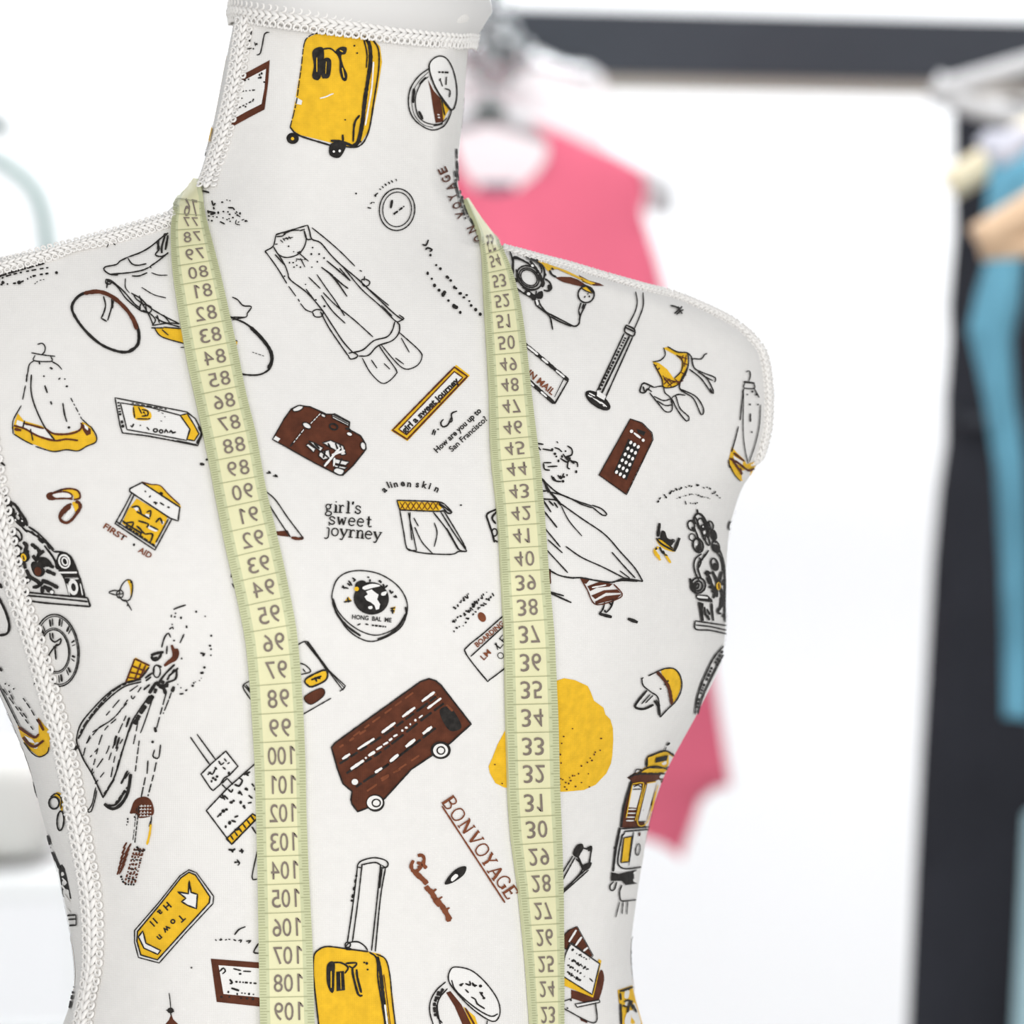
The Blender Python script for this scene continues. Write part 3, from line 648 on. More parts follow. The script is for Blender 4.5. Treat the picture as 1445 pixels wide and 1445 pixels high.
# ---- lower compact
ls("955,1195 900,1245 865,1310 862,1380 885,1460", "965,1235 920,1290 905,1350 925,1460", w=1.9); ls("915,1250 888,1330 895,1400", "940,1235 905,1300", w=4, dash=(9, 2)); ls("900,1330 905,1400 935,1440", w=2)
f("960,1260 985,1250 1050,1330 1115,1460 1062,1460 1010,1340", 'B', lay='f'); f("1060,1340 1130,1400 1150,1460 1112,1460", 'Y', lay='f'); l("1070,1350 1125,1450", 2.4, 'B'); ls("1200,1425 1195,1460", w=1.8)
f("985,1120 1030,1108 1110,1130 1190,1200 1255,1290 1275,1360 1265,1410 1230,1430 1150,1385 1060,1305 975,1195", 'W', True, 'f2', 'K', 1.9); l("990,1185 1010,1240 1080,1310 1160,1370 1225,1400 1262,1385", 1.9)
ls("1035,1215 1060,1205", "1070,1205 1100,1215 1095,1190", "1110,1210 1140,1218", "1070,1240 1090,1260", "1155,1255 1180,1290", "1105,1285 1130,1300 1140,1325 1185,1355", "1110,1200 1130,1225", w=2.4); d("1045,1215 1120,1215 1160,1220 1180,1292 1168,1262", 2)
# ---- penknife and travel notes right of the tape
t(560, 1150, 4.014)
f("990,212 1012,170 1042,160 1052,185 1035,215 1020,240 998,230", 'K', True, 'l'); ls("1050,185 1072,190 1096,175 1090,230 1084,270", w=2.4); f("1070,180 1098,172 1092,200 1078,205", 'K', lay='l'); f("1040,290 1070,270 1098,268 1085,300 1055,315", 'K', True, 'l'); l("1020,235 1045,300", 3.5)
ls("990,230 920,345", "1003,238 925,380", "1008,245 1045,305 940,432", "1080,310 940,435 920,455", "1060,310 930,430", w=2.0); f("915,400 945,432 922,460", 'K', lay='l')
f("930,690 970,650 1015,630 1105,795 1095,808 985,722 960,765 930,745", 'B', lay='f', o='K', ow=1.2); ls("968,718 1010,650", "1005,740 1040,690", "1050,770 1075,750", w=2.8, c='W', lay='l')
f("985,990 1060,1010 1135,1030 1145,1050 1060,1062 985,1038", 'B', lay='f'); f("1150,880 1172,930 1140,1050 1105,1035", 'B', True, 'f')
f("1140,815 1155,825 1108,1035 940,965 935,915 1095,1010", 'Y', lay='f2'); f("975,725 1142,842 1100,1018 930,910 945,800", 'W', lay='f3', o='K', ow=1.8)
for x0, y0, x1, y1 in ((985, 762, 1090, 828), (970, 808, 1078, 880), (960, 845, 1068, 918), (955, 890, 1040, 940)): scribble(x0, y0, x1, y1, 8, 5, 2.6)
l("1085,925 1105,945", 2); ls("925,1090 1112,1178 1120,1062", "925,1060 985,1040", w=1.8); d("940,1075 980,1050 960,1095", 1.5); f("1003,1072 1140,1048 1143,1062 1015,1090", 'W', lay='f3', o='K', ow=1.8); f("1030,1140 1080,1165 1075,1180 1040,1165", 'B', lay='f')
f("1248,992 1330,965 1350,1050 1390,1190 1265,1190 1272,1100 1255,1060", 'Y'); f("1290,1190 1300,1120 1335,1110 1360,1150 1375,1190", 'W', True, 'f2'); ls("1255,1000 1330,975", "1258,1010 1262,1050", "1270,1080 1300,1090", "1280,1060 1300,1050 1330,1060", "1300,1120 1315,1060 1330,1100", "1260,1070 1265,1190", "1330,1075 1350,1120", w=2.8); l("1270,1000 1320,985", 2, dash=(4, 3))
# ---- skirt on a hanger at the right armhole
t(700, 380, 3.6125)
ls("1268,525 1285,520 1290,545 1282,572", "1262,580 1258,606 1310,608 1308,582", "1255,622 1245,700 1238,770", "1230,800 1215,860 1195,930", "1180,970 1185,1010", "1310,610 1335,655", w=1.7); l("1255,575 1312,582", 3); ls("1258,610 1250,630", w=2.2)
ls("1256,630 1253,800 1260,900 1278,985", "1342,690 1335,800 1312,900 1284,980", w=1.4); l("1290,735 1290,778", 2.2); d("1288,690 1328,690 1297,830 1275,640 1300,625 1320,640", 1.4)
f("1200,905 1225,935 1262,968 1275,992 1330,975 1312,1020 1275,1082 1240,1075 1200,1030 1180,985", 'Y'); ls("1185,962 1230,985 1280,1022 1312,1012", "1205,935 1260,975", w=3, c='B'); f("1205,948 1255,978 1252,1005 1215,985", 'W', lay='f2'); ls("1195,960 1220,1000 1250,1040", "1240,1010 1245,1045", w=3, c='B', lay='l'); ls("1182,990 1210,1045 1240,1078", w=1.6)
# ---- camel
f("795,468 830,480 870,510 905,558 940,520 946,470 915,440 848,403 870,398 920,425 972,430 976,480 955,545 920,592 880,606 848,600 840,560 815,515", 'Y'); 
for i in range(6): ls("%d,%d %d,%d" % (845+i*14, 545+i*8, 880+i*14, 590-i*4), w=1.4, c='B')
ls("850,560 890,600", "905,560 935,590", "935,525 965,545", "945,480 975,490", "925,445 970,460", "950,440 940,470", "965,440 955,500", "850,590 880,560", "870,600 905,575", w=1.4, c='B')
ls("850,403 858,440 832,468 795,475", "905,558 940,520 946,470 915,440", "800,485 840,560 848,602 880,606 920,592 957,545 977,480 972,430", w=1.8); ls("870,398 920,425 972,430 1000,465", w=2.0); ls("1000,458 1040,460 1058,438 1072,432", w=2.0)
ls("815,490 805,500", "830,505 822,515", w=2, c='B')
ls("990,445 1005,505 1050,530 1112,555 1108,578", "980,512 1040,560 1092,632 1102,622 1070,560 1025,525", "1050,545 1100,570", "970,505 930,605 1000,660 1040,742 1052,712 1012,650 930,612", "1085,610 1098,632", w=2.0); ls("890,660 920,720 965,775 978,755 932,710 910,648 890,660", "902,650 925,640 960,645", w=1.9)
ls("800,605 750,583 735,600 730,628 752,632 768,610", "745,600 752,625", w=2.4); ls("800,605 845,600 856,632 885,660 892,720 860,728 825,690 778,632", "800,650 850,672 886,662", "815,672 860,697 892,692", "768,610 790,628", "780,600 770,620", w=1.8)
# ---- lamp pole
ls("708,120 716,170 705,220 672,285", "746,125 746,190 726,250 700,310", w=1.9); ls("660,288 702,312 695,345 652,322 660,288", "655,300 700,322", w=2.6); ls("650,330 508,632", "692,350 552,662", w=2.2); l("676,345 532,640", 2.8); l("656,352 522,622", 3.4, dash=(5, 3))
e(515, 672, 72, 30, 35, 1.6, fc='K', flay='l'); ls("470,635 500,650", "490,660 540,690", "530,680 560,705", "465,645 480,655", w=1.8, c='W', lay='l2'); l("478,650 555,708", 1.2, 'W', lay='l2', dash=(6, 4)); f("512,620 556,650 548,672 505,648", 'W', lay='l2'); ls("508,632 505,650", "552,662 548,678", w=1.8, lay='l3')
# ---- mail label
ls("120,365 365,570", w=5.2, smooth=False); l("155,396 210,440", 2.8, 'W', lay='l2', smooth=False); ls("230,458 262,484", "302,520 345,555", w=2.8, c='W', lay='l2', smooth=False); l("365,570 295,690", 2.2, smooth=False); l("140,550 293,686", 5.2, smooth=False); ls("155,568 190,600", "225,628 255,654", w=2.8, c='W', lay='l2', smooth=False); tx("IN MAIL", 228, 580, 9, -40, 'R', width=46, bold=.025); l("345,555 295,655", 1.2)
# ---- telephone box
f("680,765 740,785 790,835 795,870 660,1150 520,1050", 'B'); l("680,765 740,785 790,835 795,870 660,1150 520,1050", 1.4, 'K', True, False)
e(686, 828, 9, 9, 0, 0, fc='W', flay='l'); l("698,836 732,862", 3, 'W'); e(745, 873, 8, 8, 0, 0, fc='W', flay='l'); f("715,815 760,830 750,850 720,835", 'K', lay='f2')
f("672,865 732,905 662,1075 598,1035", 'K', lay='f2')
for r in range(6):
    for c in range(3):
        x, y = 682+c*19-r*14.5, 885+c*11+r*30; e(x, y, 7.5, 10, 25, 0, fc='W', flay='l')
# ---- camera and ear cup on the shoulder
t(700, 340, 7.225)
l("132,108 160,190 165,270 150,360", 2.4); ls("165,180 200,175 270,210 350,260 400,300", "175,195 170,360", "165,190 230,195 330,240", w=2.2); ls("340,215 400,290 430,340", w=4); e(365, 265, 16, 12, 30, 1, fc='W', flay='l2'); ls("300,165 390,200 420,225", w=5)
e(335, 385, 140, 108, 40, 2.4); e(330, 385, 112, 86, 42, 2.2); e(330, 385, 92, 70, 42, 1.9); l("200,300 215,350 255,430", 2.6); l("430,350 475,440 460,480", 5); l("405,225 470,270 490,350 470,420", 2.8); ls("430,240 460,300 455,340", w=2.2); l("490,340 500,365", 4)
l("188,478 270,540 400,610", 2.4); l("260,480 320,510 400,510", 2.4); l("290,520 400,600", 8); e(325, 552, 19, 16, 20, 0, fc='W', flay='l2'); f("415,540 465,520 475,570 455,600 410,595", 'K', True, 'l'); l("405,515 400,570", 2); d("205,415 195,400", 1.5)
ls("490,395 540,430 560,490 530,520 480,512", "525,460 530,510", w=2.6); f("530,450 558,480 545,510 528,500", 'K', True, 'l')
ls("390,620 410,670 500,740 545,790 572,915", "430,610 445,660 500,730 560,765 700,835 790,880 840,850 850,780 910,650", "550,780 640,830 760,880", "835,720 860,640", "835,720 850,780", "870,700 890,650", w=2.3); f("395,615 415,610 432,660 410,670", 'W', lay='l2', o='K'); 
e(912, 555, 82, 84, 0, 2.3); f("862,482 910,470 985,530 960,540", 'Y', lay='f2'); ls("862,485 900,515 975,545", w=1.8); ls("905,570 895,590", "890,580 905,580", w=2); d("930,550 945,575", 1.1); l("860,470 920,470 985,540", 2.6)
f("600,378 660,370 760,375 830,400 880,430 960,490 980,530 930,490 860,470 760,445 680,425 640,405", 'B', lay='f2'); f("380,160 440,190 540,245 700,300 900,395 1010,440 960,452 800,370 620,290 550,300 500,275 430,220", 'Y', lay='f'); f("840,350 950,410 1050,435 1100,462 1000,460 930,440 880,420", 'B', lay='f'); f("860,380 960,425 1010,442 960,450 900,425", 'Y', lay='f3'); l("540,310 560,350 610,380", 3); f("480,250 540,280 560,330 510,300", 'Y', lay='f2'); d("565,295 575,300", 1.8)
# ---- mark near the right shoulder ridge
t(700, 380, 3.6125); ls("885,190 920,200 945,232", "905,230 935,205 945,195", "915,235 940,215", "925,195 935,215 952,212", w=2.2)
# ---- running woman
t(680, 600, 4.014)
ls("300,105 346,112", "318,128 330,145", "340,138 400,148", "408,130 432,138 450,155", "480,120 505,138 505,170 472,182", "440,190 480,212 498,185", "505,205 535,215 538,240", "345,218 352,252 382,258", "345,215 390,215", "368,238 425,235", "390,288 405,315 445,322", "425,285 445,305 460,275", "490,180 480,240 495,250", "455,165 480,200", "420,95 428,105", "312,222 325,228", w=2.2); d("530,266 478,285 418,180 430,205 450,180 470,150 455,320 395,140 410,165 440,295 460,295", 1.8); l("470,180 520,220", 3); l("400,295 415,318 440,322", 2.6)
ls("320,296 350,322 375,372 425,430 445,457", w=3.4); ls("318,300 350,322 425,385 530,430 620,460", "380,380 470,405 560,450 622,470", "620,455 672,475 702,507 680,512 640,482 620,465", "350,330 372,385", w=2.0)
ls("320,375 372,375", "316,420 410,425 435,440", "345,430 388,495", "375,430 402,458", "405,440 426,470", "345,485 422,582", w=2.4)
ls("440,445 560,530 690,620 780,720 860,810 905,885", "340,570 440,692", "370,650 452,725", "360,705 482,837", "470,688 560,750 680,805 800,866", "730,720 800,800 862,866", w=2.0); ls("445,460 490,545 562,630", "775,825 832,867", w=1.6)
ls("365,815 430,850 500,865 560,865 640,880 730,890 800,870 905,885", w=2.3); f("730,892 800,862 902,882 870,888 790,884", 'K', lay='l')
ls("553,865 590,930 640,1015 760,985 788,955 740,900", w=1.8, c='B'); f("555,868 612,872 588,900 575,892", 'B'); f("596,912 660,888 740,898 720,915 650,920 612,940", 'B'); f("618,965 690,935 765,930 785,950 700,950 640,985", 'B'); f("638,1000 700,968 788,958 760,986 690,1002 645,1015", 'B'); ls("620,920 700,905", w=2, c='W', lay='f2')
ls("690,1002 680,1040 658,1070", "740,985 725,1030 697,1060 690,1045", "715,1005 730,1020", w=2.4); l("660,1068 730,1086", 4.6); l("820,1095 876,1116", 4.6); ls("380,945 460,967", "380,950 502,1005", w=2.4); l("374,815 380,900", 5, 'B'); ls("368,820 388,822", w=2.4)
# ---- deck chair
l("1000,555 990,632", 4.6); f("985,642 1035,660 1092,715 1045,708 1005,682", 'Y', True); ls("980,640 1010,672 1080,712", "990,640 1030,655 1075,700", w=2.4); f("1010,600 1030,602 1045,640 1080,655 1062,685 1030,665 1005,640", 'K', True, 'l'); l("1112,638 1082,715", 4.6); ls("995,690 970,715 1005,765", "1030,730 1062,780", "970,710 1000,750", w=3.4, c='Y'); ls("1000,690 1015,720 1045,742", "1020,710 1030,740", w=2.4); l("990,690 975,705", 3); e(1075, 655, 10, 8, 0, 1.5)
# ---- arched small print
ar = [(992, 430), (1002, 418), (1028, 402), (1036, 405), (1060, 382), (1068, 372), (1080, 378), (1095, 362), (1112, 357), (1122, 358), (1150, 347), (1168, 345), (1180, 343), (1213, 335), (1220, 345), (1250, 352), (1268, 357), (1285, 360), (1300, 378), (1312, 380), (1325, 392), (1340, 402)]
for i, (x, y) in enumerate(ar):
    k = 1.0+random.random()*1.3; l("%d,%d %d,%d" % (x-5, y+random.randint(-9, 9), x+5, y+random.randint(-9, 9)), k+1)
scribble(1095, 415, 1190, 388, 8, 2.5, 1.4); scribble(1190, 388, 1292, 418, 9, 2.5, 1.8); scribble(1145, 440, 1245, 440, 8, 3, 1.5); ls("1145,428 1150,450", w=1.6)
# ---- ornate praying hands
t(930, 660, 6.02)
ls("312,352 318,385 300,400 285,440 300,480", "318,385 350,400 380,440 400,500 410,600", "240,455 270,450 290,480", w=3)
for x, y, rx, ry, w in ((262, 490, 28, 42, 4), (350, 480, 34, 52, 4), (425, 490, 24, 38, 4), (270, 590, 26, 30, 3), (320, 660, 42, 60, 5), (375, 545, 22, 32, 4), (450, 570, 22, 42, 5), (470, 670, 30, 50, 4), (400, 620, 16, 40, 4)): e(x, y, rx, ry, -15, w/1.8)
for s in ("285,500 330,620 350,720", "300,420 340,520 375,620", "410,460 440,560 470,640", "350,430 375,470 390,520", "310,560 320,620", "430,520 450,600"): l(s, 2.4)
f("330,640 350,680 325,712 300,690", 'K', True, 'l'); f("340,490 372,480 380,520 350,530", 'K', True, 'l'); f("270,500 300,520 290,545 268,535", 'K', True, 'l'); f("430,540 465,550 470,600 440,590", 'K', True, 'l'); f("440,650 490,660 500,720 460,710", 'K', True, 'l')
e(372, 548, 10, 12, 0, 0, fc='W', flay='l2'); e(360, 500, 6, 8, 0, 0, fc='W', flay='l2'); e(300, 650, 12, 12, 0, 0, fc='W', flay='l2')
ls("410,700 370,760 330,800 320,860 350,950", "350,730 300,770 285,830 300,900 330,960", "330,760 345,800 325,850", "380,730 350,790", w=2.4); ls("500,690 530,770 545,860 550,980 548,1180 550,1310", "480,720 520,780 540,900", w=2.4)
e(460, 820, 28, 52, -15, 2.6); e(465, 840, 16, 28, -15, 2, fc='K', flay='l'); e(320, 1000, 62, 66, 20, 2.6); e(320, 1005, 36, 42, 20, 2.6); e(312, 1005, 14, 22, 20, 3); l("250,940 275,1010 300,1070", 4)
ls("375,890 410,920 440,1000 470,1040", "440,880 470,940 490,1010", "520,880 505,950 490,1010", "410,1010 470,1030", "440,1060 470,1020 480,1100", "500,1000 530,1090 520,1180", "540,950 520,1000", "400,930 420,990", "385,880 430,900", "450,1110 475,1040", w=4.2); e(490, 1005, 20, 34, 0, 0, fc='Y', flay='l2'); l("490,980 495,1030", 2, 'B', lay='l3')
ls("520,1100 515,1180 490,1210 495,1235 515,1240", "540,1240 530,1270", w=4); f("300,1075 400,1082 440,1120 445,1145 330,1130 305,1110", 'K', lay='l'); l("310,1095 400,1105", 3, 'W', lay='l2'); f("318,1140 350,1145 370,1300 345,1300", 'K', lay='l'); ls("375,1180 380,1240 420,1290", "395,1200 420,1250", "435,1150 440,1220 450,1300", "360,1150 350,1210", "400,1250 415,1295", w=3)
ls("295,1300 560,1340", "295,1300 300,1370 420,1380 560,1410", "300,1335 430,1350 560,1380", w=2.2); e(595, 490, 14, 36, 10, 2.2)
# ---- patterned rim at the right edge
t(860, 860, 3.707)
ls("590,190 540,250 490,350 455,450 440,545", "600,215 565,280 520,370 480,460 455,545", w=2.2); ls("585,215 545,280", "530,300 500,370", "490,385 470,440", "462,460 450,520", "575,260 550,300", w=3.6, dash=(7, 2))
# ---- ornate house, ballet shoes, kiosk, bird
t(0, 680, 8.03)
ls("35,105 70,160 120,220 180,260 230,330 290,420 320,500", "20,130 60,220 110,330 180,420 250,500", "25,200 90,300", w=4)
for x, y, rx, ry in ((60, 190, 22, 34), (110, 250, 30, 36), (60, 330, 26, 30), (140, 330, 28, 40), (210, 400, 30, 46), (260, 460, 24, 40), (120, 410, 36, 26), (40, 270, 16, 24)): e(x, y, rx, ry, -30, 3.0, fc='K' if random.random() < .5 else None, flay='l')
for x, y in ((75, 260), (130, 290), (215, 360), (190, 430), (95, 370), (265, 440), (40, 230)): e(x, y, 10, 12, -30, 0, fc='W', flay='l3')
ls("290,545 330,555 420,610 520,680 620,790", "330,505 440,580 540,680 620,770", "250,500 300,550 320,570", w=2.6); ls("360,560 400,600", "430,600 460,640", "490,640 510,690", "540,690 580,760", "440,640 500,690", w=4); l("510,720 610,850 660,990", 2.6)
e(185, 595, 58, 88, -42, 2.6); f("130,585 180,580 240,650 190,650", 'K', True, 'l'); ls("140,540 160,590", "150,600 165,560", w=2)
ls("140,660 200,720 260,760", "270,680 310,720 290,800", "200,820 260,820", "165,860 240,840", "190,960 250,880", "210,970 260,900", "280,900 300,980", "330,770 300,820", "100,700 150,830 180,830", "90,680 140,780", "360,700 440,760 470,830", "510,780 450,820 430,890", "380,830 430,900", "500,870 560,930 620,970", "530,1000 640,1050", "440,900 520,960", "170,960 200,1020", "310,990 350,1070 430,1120 480,1170", "350,1060 290,1110 330,1140", "380,1190 440,1180 500,1130", "480,1110 560,1140 620,1170 670,1200", "490,1180 490,1260", "500,1180 560,1210 600,1250", "400,720 420,760", w=5.2)
f("460,850 540,860 600,930 560,960 500,950 450,900", 'K', True, 'l'); f("270,790 320,780 350,850 320,900 270,900 245,850", 'K', True, 'l'); f("360,930 420,900 520,1000 480,1070 400,1050", 'K', True, 'l'); f("530,1180 600,1200 590,1250 540,1240", 'K', True, 'l')
e(282, 850, 30, 44, -20, 0, fc='Y', flay='l2'); l("275,830 290,880", 2.2, lay='l3'); e(442, 1010, 40, 52, -10, 0, fc='B', flay='l2'); e(600, 1245, 22, 20, 0, 2, fc='W', flay='l2'); e(330, 1110, 20, 18, 0, 2.4, fc='W', flay='l2')
f("655,840 690,800 760,800 830,880 865,1000 640,985", 'K', True, 'f'); e(740, 900, 58, 74, -20, 2.4, 'W', lay='l2'); e(745, 900, 30, 44, -20, 2, 'W', lay='l2'); ls("620,790 700,795 800,840 860,960 920,1130 970,1300", w=3); f("680,1015 880,1015 880,1035 690,1035", 'W', lay='l2'); f("660,1000 890,1000 905,1080 720,1085", 'K', lay='f')
f("740,1090 920,1085 970,1300 800,1295", 'K', lay='f'); e(840, 1190, 46, 80, -10, 2.4, 'W', lay='l2', fc='W', flay='l2'); e(845, 1190, 26, 46, -10, 0, fc='K', flay='l3'); ls("800,1100 900,1095", "920,1150 945,1280", "770,1150 800,1280", w=1.6, c='W', lay='l2'); ls("510,720 640,900 740,1100 800,1295", w=2.4)
ls("270,1240 500,1265 1000,1310", "280,1280 600,1310 1010,1355", "285,1330 500,1365 1030,1410", "1000,1310 1032,1410", w=2.6)
f("700,95 780,70 860,80 915,140 910,190 840,205 830,150", 'Y', True); ls("600,130 700,92 800,80 880,100 912,150 905,190 840,205", "620,195 740,190 830,200", w=2.6, c='B'); f("525,155 550,125 610,120 640,190 600,210 545,200", 'B', True); f("590,150 640,125 740,115 810,140 822,178 760,190 640,190", 'W', True, 'f2', 'B', 2); l("640,112 720,92", 2.4)
f("820,235 870,225 920,250 905,320 860,350 840,290", 'Y', True); l("815,250 740,300 685,380 700,440 760,465 820,430 880,350 915,290 900,240 860,225", 4.4, 'B'); f("810,270 840,300 845,340 800,400 750,435 725,420 760,350", 'W', True, 'f2'); l("800,270 710,350 690,400", 7, 'B', lay='l')
t(0, 660, 4.25)
f("850,85 905,105 960,108 1010,160 1080,222 1070,245 960,185 852,97", 'Y', True); ls("850,88 905,103 960,110 1010,162 1078,225", w=1.6, c='B'); f("852,92 1078,240 1068,322 1020,305 778,145 780,128", 'W', lay='f2', o='K', ow=2.2)
f("820,185 1005,295 985,360 925,468 732,335 770,250", 'Y', lay='f'); ls("790,155 752,230 690,340", "805,165 740,300 715,345", "690,335 930,495 1030,310", "700,325 935,478", "1010,310 935,450", w=2.1, smooth=False); d("970,158 965,155", 1.8)
ls("790,240 830,235 850,280", "820,265 900,310", "880,270 905,260 900,300", "830,320 890,340 880,360", "900,350 950,375", "935,330 960,305 975,340", "745,335 800,330 790,360", "760,340 850,395", "820,350 850,380 840,410", "870,400 915,400 905,445", "850,380 870,400", "735,320 770,345", w=2.6); f("800,232 835,240 820,262", 'W', True, 'f3'); f("870,280 900,285 890,305", 'W', True, 'f3'); f("895,348 945,370 935,385 890,365", 'W', True, 'f3'); f("960,320 985,325 975,345", 'W', True, 'f3')
ls("905,170 895,180", "930,205 935,225", "920,210 945,215", "960,212 985,228", "1003,238 1018,242", "870,140 875,150", w=2.6)
l("755,350 930,470", 2.6, dash=(7, 2)); tx("FIRST", 692, 388, 8, -33, 'R', width=36, bold=.03); tx("AID", 872, 510, 8, -30, 'R', width=20, bold=.03); d("805,463", 2)
f("765,672 795,682 797,740 786,780 780,720", 'Y', True); ls("720,740 735,700 765,672 792,682 796,738 780,790 742,797 715,765", "655,745 690,735 722,745 702,762 655,750", "700,760 740,755", "730,790 765,798", "755,790 778,830 792,855", "770,815 765,830", w=1.9); e(722, 757, 20, 24, 0, 1.8); l("785,690 794,680", 3)
l("-5,770 40,860 62,940 50,990 0,1003", 3.6); l("0,690 18,720", 4)
# ---- crinoline lady
t(0, 830, 4.25)
ls("850,545 760,562 660,622 560,722 490,812 465,900 475,950", "850,558 740,592 620,692 530,802 482,890", w=2.2); l("800,552 700,600 600,700 510,820 475,900", 2.6, dash=(14, 3)); ls("475,950 510,1030 560,1115 625,1255", "900,640 830,740 790,810 745,950 690,1130 625,1250", w=2.4)
l("920,650 870,800 845,865", 1.9); l("838,910 812,1115", 1.9, dash=(12, 4)); l("920,640 850,740 800,830", 6, dash=(16, 4)); l("630,1290 680,1320 730,1292 770,1222 788,1110", 4.6); l("645,1300 700,1292 752,1215", 3.4); l("700,1290 770,1190", 4, dash=(8, 3))
for s in ("770,665 690,770 560,860", "720,665 640,760", "765,685 680,780 600,830", "850,590 800,660 790,640", "830,580 760,630", "700,780 620,870 555,1100", "545,880 510,960", "600,830 530,920 505,1000", "760,760 700,900 650,1050", "740,900 700,980 670,1130", "660,940 640,990 560,1110", "630,1100 575,1170", "680,1160 620,1240", "800,800 740,960 700,1090", "830,800 800,950", "780,1100 740,1160", "590,960 545,1010"): l(s, 1.8, dash=(16, 7))
ls("700,880 690,940", "720,890 700,960", "770,1090 730,1170", "690,1140 650,1200", "780,770 760,830", w=3.2)
l("1030,620 1012,670 980,750", 1.9, dash=(18, 4)); l("1000,620 968,735 938,850", 1.9, dash=(20, 4)); l("930,830 938,860", 4.4); d("918,918", 2); ls("965,935 955,1010 935,1015 920,1002 930,965", w=2); l("890,1030 885,1110", 2); l("940,1040 925,1110 890,1245", 2, dash=(18, 4)); l("875,1130 850,1250", 2, dash=(20, 4))
ls("580,1190 558,1290 532,1332 552,1336 576,1262 585,1210", w=1.8); l("430,980 455,960 478,940", 4.6)
t(180, 840, 10.32)
f("630,720 660,715 690,770 735,770 755,850 715,940 640,980 545,1035 530,1010 580,950 640,900 655,850", 'B', True, 'l'); f("90,925 125,905 320,1015 280,1110 200,1200 -20,1265 40,1080", 'Y'); ls("110,920 20,1160 -20,1260", "110,915 330,1020", "200,980 110,1220", "270,1010 180,1210", "70,1020 290,1110", "40,1110 250,1160", "10,1190 180,1210", w=2.4, c='B'); l("0,1260 100,1240 200,1190 320,1040", 3)
ls("345,870 420,840 530,820", "350,880 380,930 440,930 480,880 500,830", "370,920 440,900", w=4); e(430, 1100, 52, 90, 0, 2.0); ls("500,755 530,640 560,580 600,550 630,610", "580,730 570,850", w=2.4); ls("390,1050 380,1150", "430,1010 500,1040", "260,1200 370,1120", "270,1240 350,1180", "240,1370 330,1290", "690,1000 560,1130 430,1300", "740,1050 700,1090 600,1170", "720,1080 700,1210 560,1270", "620,1150 580,1230", "510,1180 450,1290", "650,1120 690,1070", w=3); ls("420,1250 480,1310 600,1310", "460,1320 530,1350 560,1430", "680,1320 650,1400", "420,1260 320,1420", "420,1350 400,1420", "600,1280 500,1340", "480,1240 540,1270", w=5)
ls("670,205 740,175 850,140", "640,280 640,320", "650,410 655,430", "610,490 660,460 670,490", "825,560 765,690", w=2.4); d("690,310 1000,238 860,450 862,465 790,915 1218,585 1200,730 1215,780 1213,868 1120,1045 1095,1122 1075,1125 780,1340 780,325 700,260 680,655 950,1310 965,1270", 1.6); ls("1060,835 1120,850 1090,880", "760,1430 820,1425", "840,1385 875,1365", w=3); d("1130,305 1075,1200 1050,1235 990,1255 735,1290", 1.0, 'G')
# ---- clock
t(0, 830, 4.25)
e(345, 370, 133, 216, -6, 2.1); e(347, 370, 122, 204, -6, 1.4); e(335, 372, 82, 126, -6, 1.9); e(335, 372, 90, 136, -6, 1.2)
for k in range(12):
    a = math.radians(k*30+12); x, y = 341+107*math.cos(a), 371+172*math.sin(a); x2, y2 = 341+112*math.cos(a+.16), 371+178*math.sin(a+.16)
    l("%d,%d %d,%d" % (341+98*math.cos(a), 371+150*math.sin(a), 341+118*math.cos(a), 371+196*math.sin(a)), 3.2); l("%d,%d %d,%d" % (341+98*math.cos(a+.13), 371+150*math.sin(a+.13), 341+118*math.cos(a+.13), 371+196*math.sin(a+.13)), 1.6)
ls("350,330 310,380 280,440", "335,350 342,425", "305,265 310,300 335,320 370,300 365,330 340,345", "325,345 345,355", "320,265 325,300", w=2.4)
# ---- side panel behind the side seam
f("108,820 160,865 215,895 235,870 232,775 275,830 302,850 300,965 268,1002 235,1008 170,960 130,890", 'Y'); ls("145,890 185,935 220,945 268,910", "232,780 268,850", "120,830 210,890 240,870", w=3.6, c='B'); f("150,880 200,905 215,930 180,920", 'W', lay='f2'); ls("150,920 200,985 245,1008 290,985 300,950", "-5,570 60,700 122,825", w=1.8); ls("25,600 130,745 210,850", "60,610 95,680", "145,655 190,720 235,800", "120,710 180,790", "215,560 210,580", w=1.6, dash=(12, 6)); d("62,580 40,570 90,600 10,480", 1.4); l("0,470 20,495", 3)
f("325,1240 350,1222 380,1250 378,1340 395,1390 375,1350 360,1300 365,1265", 'Y', True); e(332, 1285, 30, 36, 0, 2.6); ls("310,1250 345,1228 375,1258 372,1320", w=2); e(370, 1392, 20, 58, 3, 2.4)
t(0, 960, 2.98)
f("250,790 272,788 305,940 305,990 280,990 262,880", 'K', True, 'f'); ls("268,830 285,850", "265,860 280,880", "275,900 298,930", "285,960 300,975", w=2.4, c='W', lay='l'); ls("280,988 325,985", "285,1005 328,1002", "288,1030 326,1028", w=2.4); ls("325,985 326,1030", w=1.5); ls("205,650 225,720 255,790", w=3); ls("300,1110 318,1200 318,1280 298,1380", w=3.4, dash=(20, 5))
